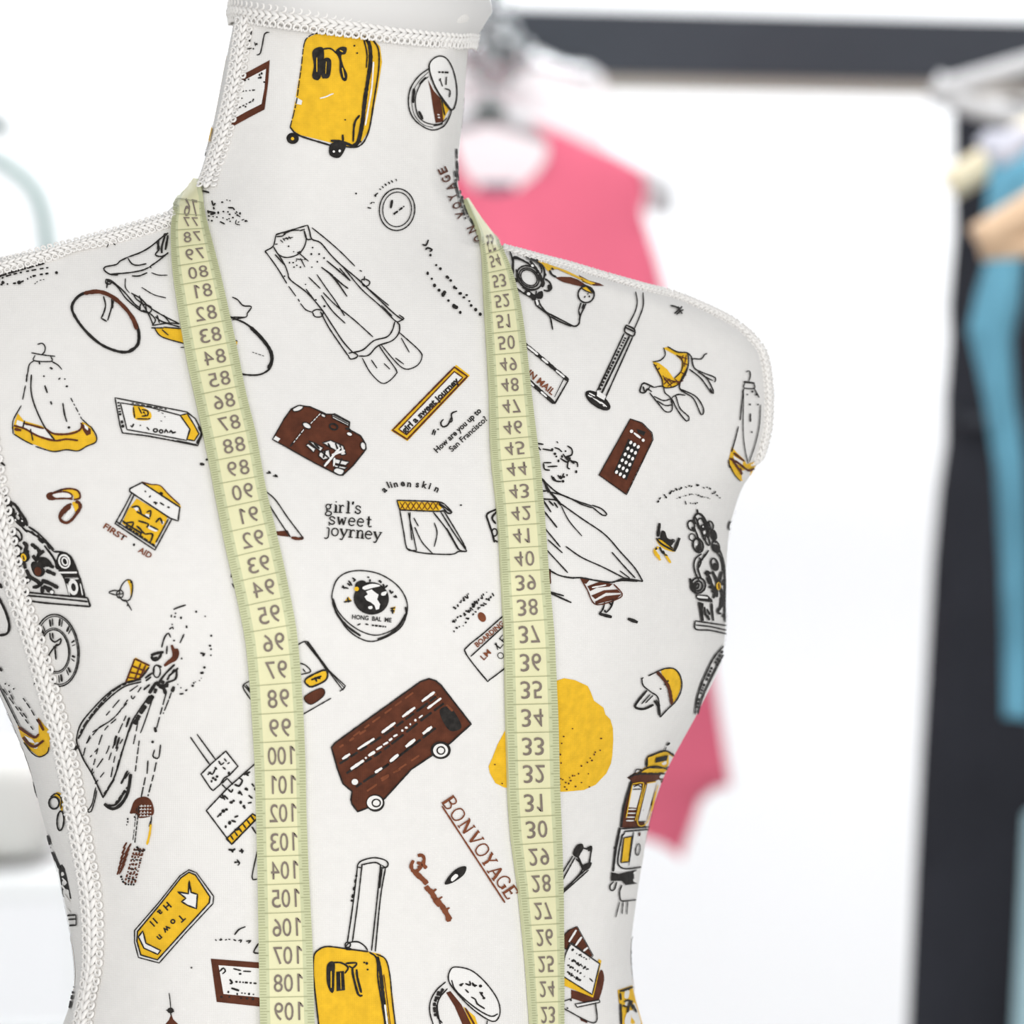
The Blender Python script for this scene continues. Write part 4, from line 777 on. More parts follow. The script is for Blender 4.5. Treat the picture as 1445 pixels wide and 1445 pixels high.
# ---- tassel brush
t(0, 1080, 3.6125)
f("668,225 690,175 740,158 775,185 782,250 712,268 695,245 664,245", 'B', True); 
for y in (205, 222, 240, 255): l("715,%d 778,%d" % (y, y-2), 1.1, 'W', lay='l', dash=(3, 2))
for x in (725, 742, 758): l("%d,198 %d,262" % (x, x-4), 1.1, 'W', lay='l', dash=(3, 2))
l("712,205 690,400", 1.6, dash=(12, 3)); l("700,215 680,390", 1.2, dash=(8, 4)); ls("775,255 772,300", w=1.6); l("772,295 765,350 752,402", 3, 'Y'); l("762,310 770,280", 1.6); d("655,270 650,300 690,260 655,285", 1.4)
for i in range(6): l("%d,%d %d,%d" % (650-i*7, 390+i*26, 632-i*6, 420+i*27), 3, 'B')
for i in range(5): l("%d,%d %d,%d" % (672-i*8, 395+i*26, 640-i*7, 452+i*25), 2.4, 'B')
for i in range(7): l("%d,%d %d,%d" % (690-i*6, 428+i*24, 738-i*7, 432+i*25), 2.4, 'B' if i % 2 else 'K', dash=(5, 3))
for k in range(4): l("%d,420 %d,600" % (690+k*15, 640+k*17), 2.6, 'B', dash=(5, 4))
ls("700,410 720,440", "742,425 730,435", w=3.6); ls("620,560 640,600 690,605", w=3, dash=(5, 2))
# ---- TOWN HALL sign
f("965,530 1003,545 1090,665 1087,702 950,850 815,1006 710,978 690,900 690,840 810,700 920,560", 'W', lay='f'); l("965,530 1003,545 1090,665 1087,702 950,850 815,1006 710,978 690,900 690,840 810,700 920,560", 1.7, 'K', True, False)
f("965,542 998,556 1072,668 1068,698 940,840 806,990 722,965 702,895 705,845 820,705 925,570", 'Y', lay='f2', o='K', ow=2.0)
f("710,872 732,842 748,905 822,942 808,962 738,930", 'W', lay='f3', o='K', ow=2); f("966,585 976,645 1008,655 1003,728 960,712 928,692 950,675 908,642 962,652", 'W', lay='f3', o='K', ow=2.2)
for ch, x, y in (('T', 928, 778), ('o', 888, 798), ('w', 855, 835), ('n', 820, 878), ('H', 856, 716), ('a', 822, 750), ('l', 795, 790), ('l', 780, 806)):
    tx(ch, x, y, 9.5, 222, bold=.03)
# ---- signpost behind the left tape
t(240, 900, 4.515)
ls("130,628 190,715 252,802", "172,610 230,690 292,775", w=2.0); f("355,718 432,815 378,872 345,890 320,930 275,970 258,955 198,865 262,800 330,740", 'W', lay='f', o='K', ow=2.1); ls("330,930 365,965", "362,890 402,932", "330,925 365,890", w=2)
ls("310,780 325,805 345,790", "345,765 360,785", "365,800 380,790", "245,850 270,865 290,830", "240,870 260,850", "335,820 355,835", "285,820 300,835", w=2.4); d("275,890 300,880 265,910 290,900 375,860", 2)
f("545,795 370,950 232,1097 392,1312 560,1140", 'W', lay='f', o='K', ow=2.1); f("358,1278 525,1118 560,1140 395,1312", 'Y', lay='f2', o='K', ow=2); 
for i in range(6): l("%d,%d %d,%d" % (385+i*26, 1255-i*25, 405+i*26, 1285-i*25), 2.4, 'K')
l("410,1220 440,1215", 3.4); ls("300,1140 330,1110", "315,1115 325,1130", "410,1140 435,1130", "390,1160 420,1170", "330,990 350,1030", "345,1000 370,1025", "370,960 390,980 400,960", "410,930 440,940 460,905 440,890", "470,870 510,850", "480,860 500,875", "440,970 460,1000", "480,950 495,970", "520,925 535,945", "320,1010 345,1020", "500,1000 525,1020", "495,1050 520,1045", w=2.8); d("360,1090 355,1200 450,1045 475,1080 470,1070 405,1035 390,1045 340,1100 545,960 380,1175 440,985 485,960", 2.2)
ls("372,1345 400,1350 415,1340", "395,1345 400,1365", "440,1355 470,1355", "455,1340 460,1370", w=3.4); ls("520,1200 548,1245", "410,1425 440,1425 425,1410", w=2.2)
t(0, 1080, 3.6125)
ls("1312,430 1285,568 1310,578", "1195,495 1215,490 1220,500", w=2); l("1210,482 1222,495 1212,508", 2)
# ---- framed board low left, script above it, spire
f("1075,985 1345,1006 1345,1232 1105,1206", 'B'); f("1115,1018 1345,1036 1345,1185 1300,1180 1140,1165", 'W', lay='f2'); ls("1120,1050 1140,1032 1150,1048 1135,1062", "1190,1035 1230,1045", "1240,1048 1280,1050", w=2.2); ls("1172,1090 1185,1108 1172,1112", w=3); l("1200,1102 1320,1112", 2.6, dash=(5, 4)); l("1180,1135 1220,1148", 3); l("1230,1160 1300,1168", 2.4, dash=(4, 5)); d("1165,1155 1225,1062 1210,1165 1270,1165 1300,1110 1130,1180 1170,1180 1230,1186 1260,1188 1290,1190", 1.6)
ls("1252,820 1218,835 1196,862", w=2.2); ls("1098,885 1105,892", "1118,888 1132,888 1125,880", "1148,888 1158,886", "1165,884 1175,886", "1190,886 1205,892", "1215,892 1232,888 1225,902", "1255,895 1280,892 1265,905", w=2.2); ls("1318,905 1294,950 1325,957", w=2.2)
ls("865,1160 870,1200 873,1240", w=1.5); e(872, 1250, 15, 13, 0, 1, fc='K', flay='l'); l("850,1248 890,1256", 2); l("873,1260 874,1275", 2); f("874,1268 884,1295 915,1325 840,1325 862,1298", 'B'); d("978,1030", 1.5, 'G')
# ---- dashes on the left shoulder, small print beside the tape
t(0, 240, 4.379)
l("-20,668 90,632 285,578", 3, dash=(16, 3)); l("-20,690 60,655 200,625 320,605", 2.2, dash=(7, 6)); l("-20,715 120,700 210,660 325,640", 2.6, dash=(6, 7)); l("215,710 240,690 280,680", 1.4, dash=(3, 3)); d("80,630 120,700 210,660 350,640 20,700", 2.2); ls("660,485 675,455", "700,460 715,470", "1025,350 1040,355", w=1.5)
ls("1310,195 1320,225 1332,210", "1285,262 1330,272 1300,280", "1285,255 1290,275", "1410,238 1445,240", "1255,135 1295,145", "1325,250 1320,235", w=2.6); l("1285,290 1440,310", 2, dash=(4, 8)); l("1360,325 1390,340", 2.2); l("1400,310 1435,330", 2.2, dash=(4, 4)); d("1382,263 1375,205 1410,265 1420,280 1310,320 1440,300 1350,270 1290,315", 1.5)
ls("1452,270 1490,300", "1470,330 1510,310 1530,325", "1400,190 1440,200", w=1.6, dash=(4, 4))

# ---- the print goes on over the sides, the back and below the photo's edge: the same repeat laid on from those sides
AX = Vector((CX0, YC, 0))
def spin(v, ph):
    c, s = math.cos(ph), math.sin(ph); return Vector((v.x*c-v.y*s, v.x*s+v.y*c, v.z))
VIEWS = [math.radians(q) for q in (0, 82, -82, 180)]
def owner(p):
    az = math.atan2(p.x-AX.x, -(p.y-AX.y))         # 0 faces the lens
    return min(range(4), key=lambda i: abs((az-VIEWS[i]+math.pi) % (2*math.pi)-math.pi))
def in_photo(p, n):
    dd = p.y-CAM.y; px = (p.x-CAM.x)/(K_*dd)+RES/2; py = RES/2-(p.z-CAM.z)/(K_*dd)
    return n.dot((CAM-p).normalized()) > -.03 and py < 1452 and -8 < px < 1452
for vi, ph in enumerate(VIEWS):
    eye = spin(CAM-AX, ph)+AX
    for dy in (0, 1235):
        for pts2, faces, mat, lay in LOG:
            ys = [q[1]+dy for q in pts2]
            if max(ys) > 1800 and dy or (dy and max(ys) < 1452): continue
            base = len(PV); ok = []; new = []
            for x, y in pts2:
                h = BVH.ray_cast(eye, spin(ray(x, y+dy), ph)); good = False
                if h[0] is not None:
                    p, n = h[0], h[1]
                    if n.dot(eye-p) < 0: n = -n
                    row = RES/2-(p.z-CAM.z)/(K_*(YC-.03))
                    good = owner(p) == vi and not in_photo(p, n) and (row > 1449) == bool(dy) and row > 62
                    new.append(p+n*LAY[lay])
                else: new.append(Vector((0, 0, 0)))
                ok.append(good)
            if not any(ok): continue
            PV.extend(new); mi = SLOTS.index(mat)
            for f_ in faces:
                if all(ok[i] for i in f_): PF.append(tuple(base+i for i in f_)); PM.append(mi)
# ------------------------------------------------------------------ assemble the dress form
form = empty('dress_form', (CX0, YC, 0.0))
tag(form, 'cream tailor\'s dress form printed with travel sketches, a measuring tape round its neck', 'dress form')
allV = [Vector(v) for v in BV] + PV
nb = len(BV)
allF = list(BF) + [tuple(i+nb for i in q) for q in PF]
mid = [0]*len(BF) + PM
cover = part('fabric_cover', allV, allF, [MAT[s] for s in SLOTS], form, mid)

def smooth3(pts, step):
    return [Vector(p) for p in catmull([tuple(p) for p in pts], step)]
def sample_path(pn, step):
    """resample [(point, normal)] at an even spacing"""
    P3 = [p for p, _ in pn]; N3 = [n for _, n in pn]
    L = [0.0]
    for a, b in zip(P3, P3[1:]): L.append(L[-1]+(b-a).length)
    n = max(2, int(L[-1]/step)); out = []
    j = 0
    for i in range(n+1):
        s = L[-1]*i/n
        while j < len(L)-2 and L[j+1] < s: j += 1
        f_ = (s-L[j])/max(1e-9, L[j+1]-L[j])
        out.append((P3[j].lerp(P3[j+1], f_), N3[j].lerp(N3[j+1], f_).normalized()))
    return out
def braid(name, pn, scale=1.0, label=None, flip=1):
    """gimp braid: a plaited spine with curls along both edges, laid on the cotton along a path"""
    per = 0.0030*scale
    sp = sample_path(pn, per)
    V, F = [], []
    def add(vf):
        o = len(V); V.extend(vf[0]); F.extend([tuple(i+o for i in q) for q in vf[1]])
    n = len(sp)
    fr = []
    for i, (p, nn) in enumerate(sp):
        tt = (sp[min(i+1, n-1)][0]-sp[max(i-1, 0)][0]).normalized()
        bb = tt.cross(nn).normalized()*flip; nn = bb.cross(tt).normalized()*flip
        fr.append((p, tt, bb, nn))
    # tape under the plait
    o = len(V)
    for p, tt, bb, nn in fr:
        for u, h in ((-2.6, .1), (-2.2, .6), (2.2, .6), (2.6, .1)): V.append(p+bb*u*.001*scale+nn*h*.001*scale)
    for i in range(n-1):
        for k in range(3): F.append((o+4*i+k, o+4*i+k+1, o+4*i+5+k, o+4*i+4+k))
    for i, (p, tt, bb, nn) in enumerate(fr):
        j = lambda s: 1+random.uniform(-s, s)
        # plait strands
        for sg in (-1, 1):
            path = []
            for k in range(4):
                q = k/3
                path.append(p + tt*(-.0022+.0042*q)*scale + bb*sg*(0.0017-.0017*q)*scale + nn*(.0006+.0009*math.sin(q*2.4))*scale)
            add(tube(path, 0, 6, radii=[.00045*scale, .00078*scale*j(.1), .00078*scale, .00045*scale]))
        # curls on both edges: a spiral cord
        for sg, R in ((1, .00155), (-1, .00120)):
            c = p + bb*sg*.0030*scale + nn*.0006*scale + tt*random.uniform(-.0002, .0002)
            path = []
            for k in range(11):
                a = k/10*6.9*sg + 2.2
                r = R*scale*(1.0-.045*k)*j(.04)
                path.append(c + tt*math.cos(a)*r + bb*math.sin(a)*r + nn*(.0004+.0003*math.sin(k*.5))*scale)
            add(tube(path, .00047*scale, 5))
    return part(name, V, F, MAT['braid'], form, label=label)
def path_on(px_pts, step=4, off=0.0003, face=0.0):
    """path laid on the cotton; face turns an edge seam's braid a little towards the front"""
    out = []
    for x, y in catmull(px_pts, step):
        p, n = hit_near(x, y, off)
        out.append((p, (n+(CAM-p).normalized()*face).normalized()))
    return out
# neck trim runs all the way round
NT_ROW = [(332, 8), (352, 15), (380, 22), (420, 29), (470, 36), (520, 41), (570, 45), (620, 46), (660, 43), (684, 34)]
nx = np.array([(x-RES/2)*K_*(YC-.04) for x, _ in NT_ROW]); nz = np.array([CAM.z-(y-RES/2)*K_*(YC-.04) for _, y in NT_ROW])
def trim_z(th):
    c = body_point(th, row2z(20))
    z = float(np.interp(c.x, nx, nz))
    if math.sin(th) > 0:          # the ring rises towards the back of the neck
        z0 = float(np.interp(c.x, [nx[0], nx[-1]], [nz[0], nz[-1]]))
        z = z0 + .004*math.sin(th)
    return z
ring = []
for k in range(241):
    th = 2*math.pi*k/240
    p = body_point(th, trim_z(th)); a = body_point(th+.02, trim_z(th+.02))
    nn = (a-p).cross(Vector((0, 0, 1))).normalized(); ring.append((p+nn*.0012, nn))
braid('braid_trim', ring, 1.0, flip=1)
braid('braid_trim', path_on([(347, 30), (343, 60), (336, 105), (327, 150), (316, 195), (306, 228), (293, 264)], face=.9), 0.92)
braid('braid_trim', path_on([(246, 309), (200, 323), (150, 337), (100, 350), (50, 364), (0, 378), (-60, 395), (-110, 420), (-136, 470)], face=.45), 0.80, flip=-1)
braid('braid_trim', path_on([(712, 354), (756, 366), (800, 377), (850, 392), (900, 406), (944, 417), (985, 433), (1025, 452), (1053, 473), (1072, 496), (1080, 530), (1082, 570), (1079, 610), (1068, 648)], face=.55), 0.70, flip=-1)
braid('braid_trim', path_on([(-20, 610), (-4, 690), (12, 765), (31, 845), (48, 892), (63, 943), (79, 999), (91, 1042), (101, 1089), (110, 1140), (119, 1191), (129, 1246), (134, 1301), (134, 1357), (128, 1400), (119, 1450), (104, 1520), (88, 1600), (76, 1740)], face=.3), 1.2)
# white plastic neck cap above the trim
V, F = [], []
NS = 120; prof = [(0.0014, 0.0), (0.0030, .012), (0.0034, .6), (0.0026, .88), (0.0004, 1.0)]
zc = row2z(-26)
for k in range(NS):
    th = 2*math.pi*k/NS
    for off, q in prof:
        z = trim_z(th)*(1-q)+zc*q
        p = body_point(th, min(z, z_top-1e-5)); c = Vector((p.x*0+ (CX0+.003), YC, p.z))
        rd = Vector((p.x-c.x, p.y-c.y, 0)); rd = rd.normalized()
        V.append(Vector((p.x, p.y, z))+rd*(off-.0006))
m = len(prof)
for k in range(NS):
    k2 = (k+1) % NS
    for j in range(m-1): F.append((k*m+j, k2*m+j, k2*m+j+1, k*m+j+1))
ci = len(V); V.append(Vector((CX0+.003, YC, zc+.006)))
for k in range(NS): F.append((k*m+m-1, ((k+1) % NS)*m+m-1, ci))
part('neck_cap', V, F, MAT['cap'], form)
# stand below the frame
part('pole', *tube([(CX0, YC, z_bot+.01), (CX0, YC, .5), (CX0, YC, .03)], .016, 20), MAT['wood'], form)
V, F = [], []
for i, (r, z) in enumerate(((.17, 0), (.175, .012), (.165, .026), (.05, .04), (.03, .07), (.0165, .075))):
    for k in range(40): V.append(Vector((CX0+r*math.cos(k*math.pi/20), YC+r*math.sin(k*math.pi/20), z)))
F = [(i*40+k, i*40+(k+1) % 40, (i+1)*40+(k+1) % 40, (i+1)*40+k) for i in range(5) for k in range(40)]
F.append(tuple(range(39, -1, -1)))
part('base', V, F, MAT['wood'], form)

# ------------------------------------------------------------------ measuring tape
LT = [(255,271,286),(281,257,287),(300,246,290),(313,241,292),(354,241,301),(388,244,309),(452,254,323),(503,263,334),(566,277,346),(626,290,361),(700,304,374),(763,317,389),(815,329,401),(872,341,413),(900,346,418),(951,351,423),(1010,355,427),(1077,359,430),(1144,361,431),(1220,363,434),(1330,365,440),(1445,367,443),(1560,369,445),(1700,370,447)]
RT = [(283,652,655),(308,664,675),(334,675,692),(355,679,705),(386,680,720),(432,682,732),(480,685,739),(552,689,747),(615,690,754),(660,693,760),(700,698,763),(750,702,767),(824,706,772),(900,710,779),(1011,712,784),(1121,715,786),(1177,719,788),(1250,729,790),(1349,739,791),(1445,746,791),(1560,750,793),(1700,752,795)]
LN = [(76,299),(77,319),(78,340),(79,364),(80,389),(81,415),(82,446),(83,477),(84,508),(85,539),(86,570),(87,601),(88,632),(89,664),(90,697),(91,730),(92,763),(93,798),(94,831),(95,867),(96,905),(97,943),(98,983),(99,1024),(100,1063),(101,1104),(102,1144),(103,1185),(104,1225),(105,1265),(106,1306),(107,1346),(108,1386),(109,1427),(110,1468),(111,1509),(112,1550),(113,1590),(114,1630)]
RN = [(55,349),(54,374),(53,402),(52,430),(51,458),(50,488),(49,518),(48,547),(47,577),(46,607),(45,636),(44,665),(43,696),(42,727),(41,758),(40,790),(39,823),(38,857),(37,894),(36,933),(35,971),(34,1010),(33,1050),(32,1089),(31,1130),(30,1168),(29,1207),(28,1245),(27,1284),(26,1322),(25,1360),(24,1396),(23,1433),(22,1471),(21,1509),(20,1547),(19,1585),(18,1623)]
TV, TF, TM = [], [], []
TS = ['tape', 'tapee', 'tick', 'digit']
class Strip:
    def __init__(s, tab):
        s.r = np.array([q[0] for q in tab], float)
        c = np.array([(q[1]+q[2])/2 for q in tab], float); w = np.array([q[2]-q[1] for q in tab], float)
        rr = np.arange(s.r[0], s.r[-1]+1, 4.0)
        c = np.interp(rr, s.r, c); w = np.interp(rr, s.r, w)
        k = np.ones(9)/9
        c2 = np.convolve(np.pad(c, 4, 'edge'), k, 'valid'); w2 = np.convolve(np.pad(w, 4, 'edge'), k, 'valid')
        c2[:3] = c[:3]; c2[-4:] = c[-4:]; w2[:3] = w[:3]
        s.rr, s.c, s.w = rr, c2, w2
        s.sl = np.gradient(c2, rr)
        s.sl = np.convolve(np.pad(s.sl, 6, 'edge'), np.ones(13)/13, 'valid')
    def px(s, u, v):
        c = np.interp(v, s.rr, s.c); w = np.interp(v, s.rr, s.w); sl = np.interp(v, s.rr, s.sl)
        tilt = max(-.30, min(.30, sl))      # a box line stands square to the tape
        return c+u*w/2, v-u*w/2*tilt
    def P(s, u, v, off):
        x, y = s.px(u, v)
        return hit_near(x, y, off)[0]
BASE = 0.0019
def temit(strip, uv, faces, mat, off):
    o = len(TV); TV.extend(strip.P(u, v, off) for u, v in uv)
    for q in faces: TF.append(tuple(o+i for i in q)); TM.append(TS.index(mat))
def trow(nums, q):
    n = len(nums); ns = np.array([a for a, _ in nums], float); rs = np.array([b for _, b in nums], float)
    if ns[0] > ns[-1]: ns, rs = ns[::-1], rs[::-1]
    return float(np.interp(q, ns, rs))
US = [-1, -.8, -.62, -.4, -.2, 0, .2, .4, .62, .8, 1]
rows_end = {}
for tab, nums, fx, fy, side in ((LT, LN, -1, 1, 'L'), (RT, RN, 1, -1, 'R')):
    st = Strip(tab)
    vs = np.arange(st.rr[0], 1690, 5.0)
    uv = [(u, v) for v in vs for u in US]; nu = len(US)
    for lo, hi, mt in ((0, 2, 'tapee'), (2, 8, 'tape'), (8, 10, 'tapee')):
        cols = list(range(lo, hi+1)); q = [(US[c], v) for v in vs for c in cols]; nc = len(cols)
        temit(st, q, [(i*nc+k, i*nc+k+1, (i+1)*nc+k+1, (i+1)*nc+k) for i in range(len(vs)-1) for k in range(nc-1)], mt, BASE)
    # folded edges give the tape its thickness
    for u in (-1, 1):
        o = len(TV)
        for v in vs: TV.append(st.P(u, v, BASE)); TV.append(st.P(u, v, .0002))
        for i in range(len(vs)-1): TF.append((o+2*i, o+2*i+1, o+2*i+3, o+2*i+2)); TM.append(1)
    lo, hi = min(a for a, _ in nums), max(a for a, _ in nums)
    for n10 in range(lo*10-5, hi*10+5):
        v = trow(nums, n10/10)
        if n10/10 < lo: v = trow(nums, lo)+(trow(nums, lo)-trow(nums, lo+1))*(lo-n10/10)
        if n10/10 > hi: v = trow(nums, hi)+(trow(nums, hi)-trow(nums, hi-1))*(n10/10-hi)
        if v < st.rr[0]+3 or v > 1680: continue
        half = (n10 % 10 == 5); full = False
        h = 0.42
        if half:        # the centimetre line between two numbers
            temit(st, [(-.98+1.96*k/10, v-h*1.1) for k in range(11)]+[(-.98+1.96*k/10, v+h*1.1) for k in range(11)], [(k, k+1, 12+k, 11+k) for k in range(10)], 'tick', BASE+.00035)
        else:
            ln = .34 if n10 % 10 == 0 else .24
            for a in (-1, 1):
                us = sorted((a*.985, a*(.985-ln)))
                temit(st, [(us[0], v-h), (us[1], v-h), (us[1], v+h), (us[0], v+h)], [(0, 1, 2, 3)], 'tick', BASE+.00035)
    for num, v in nums:
        if v > 1670: continue
        cell = abs(trow(nums, num+.5)-trow(nums, num-.5)) if lo < num < hi else 38
        hh = cell*.64; cu = 0.07 if side == 'L' else -0.02
        chars = str(num); adv = .47 if len(chars) == 2 else .375; wd = .37 if len(chars) == 2 else .33
        for k, ch in enumerate(chars):
            if ch == '1':       # a bar with a small flag
                GV = [(.17, 0), (.27, 0), (.27, .7), (.17, .7), (.17, .56), (.0, .48), (.0, .56)]; GF = [(0, 1, 2, 3), (3, 4, 5, 6)]; x0, x1 = -.02, .44
            else:
                GV, GF = glyphs(ch, 0.0); X = [g[0] for g in GV]; x0, x1 = min(X), max(X)
            o_ = (k-(len(chars)-1)/2)*adv
            uv = [(cu+fx*(o_+((g[0]-x0)/(x1-x0)-.5)*wd), v-fy*(g[1]-.35)/.70*hh) for g in GV]
            temit(st, uv, GF, 'digit', BASE+.00035)
    top = vs[0]
    rows_end[side] = [(st.P(u, vs[1], BASE), st.P(u, vs[0], BASE)) for u in (-1, 0, 1)]
# the tape goes on behind the neck
def back_hit(x, z):
    h = BVH.ray_cast(Vector((x, YC+1.5, z)), Vector((0, -1, 0)))
    return h[0]
zl = rows_end['L'][1][1].z; xl_ = rows_end['L'][1][1].x; zr = rows_end['R'][1][1].z; xr_ = rows_end['R'][1][1].x
bk = []
for k in range(0, 25):
    q = k/24; x = xl_*(1-q)+xr_*q; z = zl*(1-q)+zr*q+.006*math.sin(math.pi*q)
    rowp = []
    for dz in (-.009, -.003, .003, .009):
        xe = min(max(x, np.interp(z+dz, zL, xL)+.0015), np.interp(z+dz, zR, xR)-.0015)
        h = back_hit(xe, z+dz)
        if h is None: h = Vector((xe, YC+SHEAR*(xe-CX0), z+dz))
        rowp.append(h+Vector((0, .0022, 0)))
    bk.append(rowp)
o = len(TV)
for r_ in bk: TV.extend(r_)
for i in range(len(bk)-1):
    for k in range(3): TF.append((o+4*i+k, o+4*i+k+1, o+4*i+5+k, o+4*i+4+k)); TM.append(0)
tape = new_mesh('measuring_tape', TV, TF, [MAT[s] for s in TS], TM)
tag(tape, 'pale yellow measuring tape with mirrored centimetre numbers hanging round the dress form\'s neck', 'measuring tape')
# ------------------------------------------------------------------ room
WALL_Y = 5.3
M2 = {
 'wall':  material('white_wall_paint', (0.88, 0.89, 0.90, 1), 0.9, noise=0.01, nscale=3),
 'floor': material('pale_floor', (0.62, 0.62, 0.61, 1), 0.6, noise=0.06, nscale=4),
 'beam':  material('charcoal_beam', (0.046, 0.051, 0.062, 1), 0.7, noise=0.08, nscale=8),
 'lip':   material('beam_underside', (0.42, 0.38, 0.33, 1), 0.6, noise=0.05, nscale=8),
 'pink':  material('pink_cotton', (0.70, 0.135, 0.21, 1), 0.9, noise=0.06, nscale=12, sheen=0.1),
 'white': material('white_cotton', (0.88, 0.89, 0.89, 1), 0.9, noise=0.02, nscale=12),
 'black': material('black_cloth', (0.023, 0.024, 0.031, 1), 0.9, noise=0.25, nscale=7),
 'denim': material('washed_blue_cloth', (0.145, 0.385, 0.52, 1), 0.9, noise=0.3, nscale=9),
 'ice':   material('ice_blue_cloth', (0.40, 0.58, 0.64, 1), 0.9, noise=0.08, nscale=9),
 'lilac': material('pale_lining', (0.66, 0.67, 0.76, 1), 0.9, noise=0.05, nscale=9),
 'chrome':material('brushed_steel', (0.55, 0.57, 0.58, 1), 0.25, metal=1.0, noise=0.05, nscale=30),
 'grey':  material('grey_plastic', (0.55, 0.545, 0.555, 1), 0.4, noise=0.04, nscale=30),
 'dark':  material('dark_green_plastic', (0.03, 0.07, 0.06, 1), 0.4, noise=0.1, nscale=30),
 'label': material('slate_label', (0.11, 0.12, 0.16, 1), 0.8, noise=0.1, nscale=30),
 'mint':  material('mint_enamel', (0.25, 0.35, 0.335, 1), 0.35, noise=0.04, nscale=20),
 'birch': material('birch_wood', (0.78, 0.68, 0.48, 1), 0.5, noise=0.12, nscale=14),
 'beech': material('beech_wood', (0.66, 0.46, 0.30, 1), 0.5, noise=0.15, nscale=14),
 'pale':  material('pale_grey_cloth', (0.60, 0.60, 0.57, 1), 0.9, noise=0.04, nscale=6),
}
def struct(name, vf, m):
    o = new_mesh(name, vf[0], vf[1], m, smooth=False); o['kind'] = 'structure'; return o
struct('wall_back', box(-3.2, 3.2, WALL_Y, WALL_Y+.1, 0, 2.9), M2['wall'])
struct('floor', box(-3.2, 3.2, -1.2, WALL_Y+.1, -.1, 0), M2['floor'])

def bx(x0, x1, y0, y1, z0, z1, bev=.003): return box(x0, x1, y0, y1, z0, z1, bev)
# dark beam of the wall rack
D1 = 4.62
a = P(672, 6, D1); b = P(1445, 114, D1)
rack = empty('clothes_rack', (1.0, D1, 0)); tag(rack, 'charcoal clothes rack whose flat top beam crosses the upper right', 'clothes rack')
zt0, zt1 = P(690, 9, D1).z, P(1445, 29, D1).z; zb0, zb1 = P(690, 103, D1).z, P(1445, 117, D1).z
x0, x1 = P(664, 0, D1).x, P(1445, 0, D1).x
ex = 0.9
def lin(x, q0, q1): return q0+(q1-q0)*(x-x0)/(x1-x0)
def beam(y0, y1, top, bot, xe):
    V = []
    for x in (x0, xe):
        for y in (y0, y1): V += [Vector((x, y, lin(x, *bot))), Vector((x, y, lin(x, *top)))]
    return V, [(0, 1, 3, 2), (4, 6, 7, 5), (0, 4, 5, 1), (2, 3, 7, 6), (1, 5, 7, 3), (0, 2, 6, 4)]
part('top_beam', *beam(D1, D1+.05, (zt0, zt1), (zb0, zb1), ex), M2['beam'], rack, smooth=False)
part('bottom_lip', *beam(D1+.004, D1+.062, (zb0-.0004, zb1-.0004), (zb0-.009, zb1-.009), ex), M2['lip'], rack, smooth=False, label='tan strip under the beam')
for xx in (x0+.03, ex-.03):
    part('bracket', *bx(xx-.015, xx+.015, D1+.05, WALL_Y, lin(xx, zt0, zt1)-.05, lin(xx, zt0, zt1)-.01), M2['beam'], rack, smooth=False)
PEG_Z, RAIL_Z, RAIL_X = 1.722, 1.760, .55
pgx = P(690, 0, 4.20).x; pgw = P(690, 0, 4.45).x
part('peg', *tube([(pgx, 4.14, PEG_Z), (pgx, D1+.01, PEG_Z)], .005, 12), M2['beam'], rack)
part('side_rail', *tube([(RAIL_X, 3.45, RAIL_Z), (RAIL_X, D1+.01, RAIL_Z)], .010, 12), M2['beam'], rack)

# ------------------------------------------------------------------ garments
def garment(name, outline, dist, thick, mat, folds=(), taper=.12, step=26, parent=None, yaw=0.0, label=None, cut=0.9):
    """hanging garment: front and back panels sewn along the sides, bulging between them, with folds"""
    poly = resample([np.array(p, float) for p in outline], step*.6, True)
    n = len(poly); xs = [p[0] for p in poly]; ys = [p[1] for p in poly]
    def spans(y):
        c = []
        for i in range(n):
            j = (i+1) % n
            if (ys[i] > y) != (ys[j] > y): c.append(xs[i]+(y-ys[i])/(ys[j]-ys[i])*(xs[j]-xs[i]))
        return sorted(c)
    def inside(x, y):
        c = spans(y); return sum(1 for q in c if q < x) % 2 == 1
    pts = [Vector(p) for p in poly]
    y = min(ys)+step/2
    while y < max(ys):
        x = min(xs)+step/2
        while x < max(xs):
            if inside(x, y): pts.append(Vector((x, y)))
            x += step
        y += step
    r = delaunay_2d_cdt(pts, [(i, (i+1) % n) for i in range(n)], [list(range(n))], 1, 1e-4)
    y0, y1 = min(ys), max(ys); V, F = [], []
    m = len(r[0]); xc = (min(xs)+max(xs))/2
    for sgn in (-1, 1):
        for q in r[0]:
            x, yy = q
            c = spans(min(max(yy, y0+1), y1-1))
            if len(c) < 2: c = [min(xs), max(xs)]
            u = 2*(x-c[0])/max(1e-6, c[-1]-c[0])-1; u = max(-1, min(1, u))
            tt = (yy-y0)/(y1-y0); amp = thick*min(1.0, taper+tt*3.0)
            dy = amp*math.sqrt(max(0.0, 1-u*u))*cut+.002
            for (fx_, fw, fa, sl, gy) in folds:
                dy += fa*math.sin((x+sl*yy)/fw+gy+(0 if sgn < 0 else 1.3))*max(0.0, 1-u**8)*min(1, tt*4+.15)
            p = P(x, yy, dist); p.y += sgn*dy + yaw*(x-xc)*K_*dist
            V.append(p)
    F = [tuple(q) if i == 0 else tuple(k+m for k in reversed(q)) for i in (0, 1) for q in r[2]]
    # sew the sides
    for i in range(n):
        j = (i+1) % n
        if abs(ys[i]-ys[j]) > abs(xs[i]-xs[j])*.8: F.append((i, j, j+m, i+m))
    return V, F
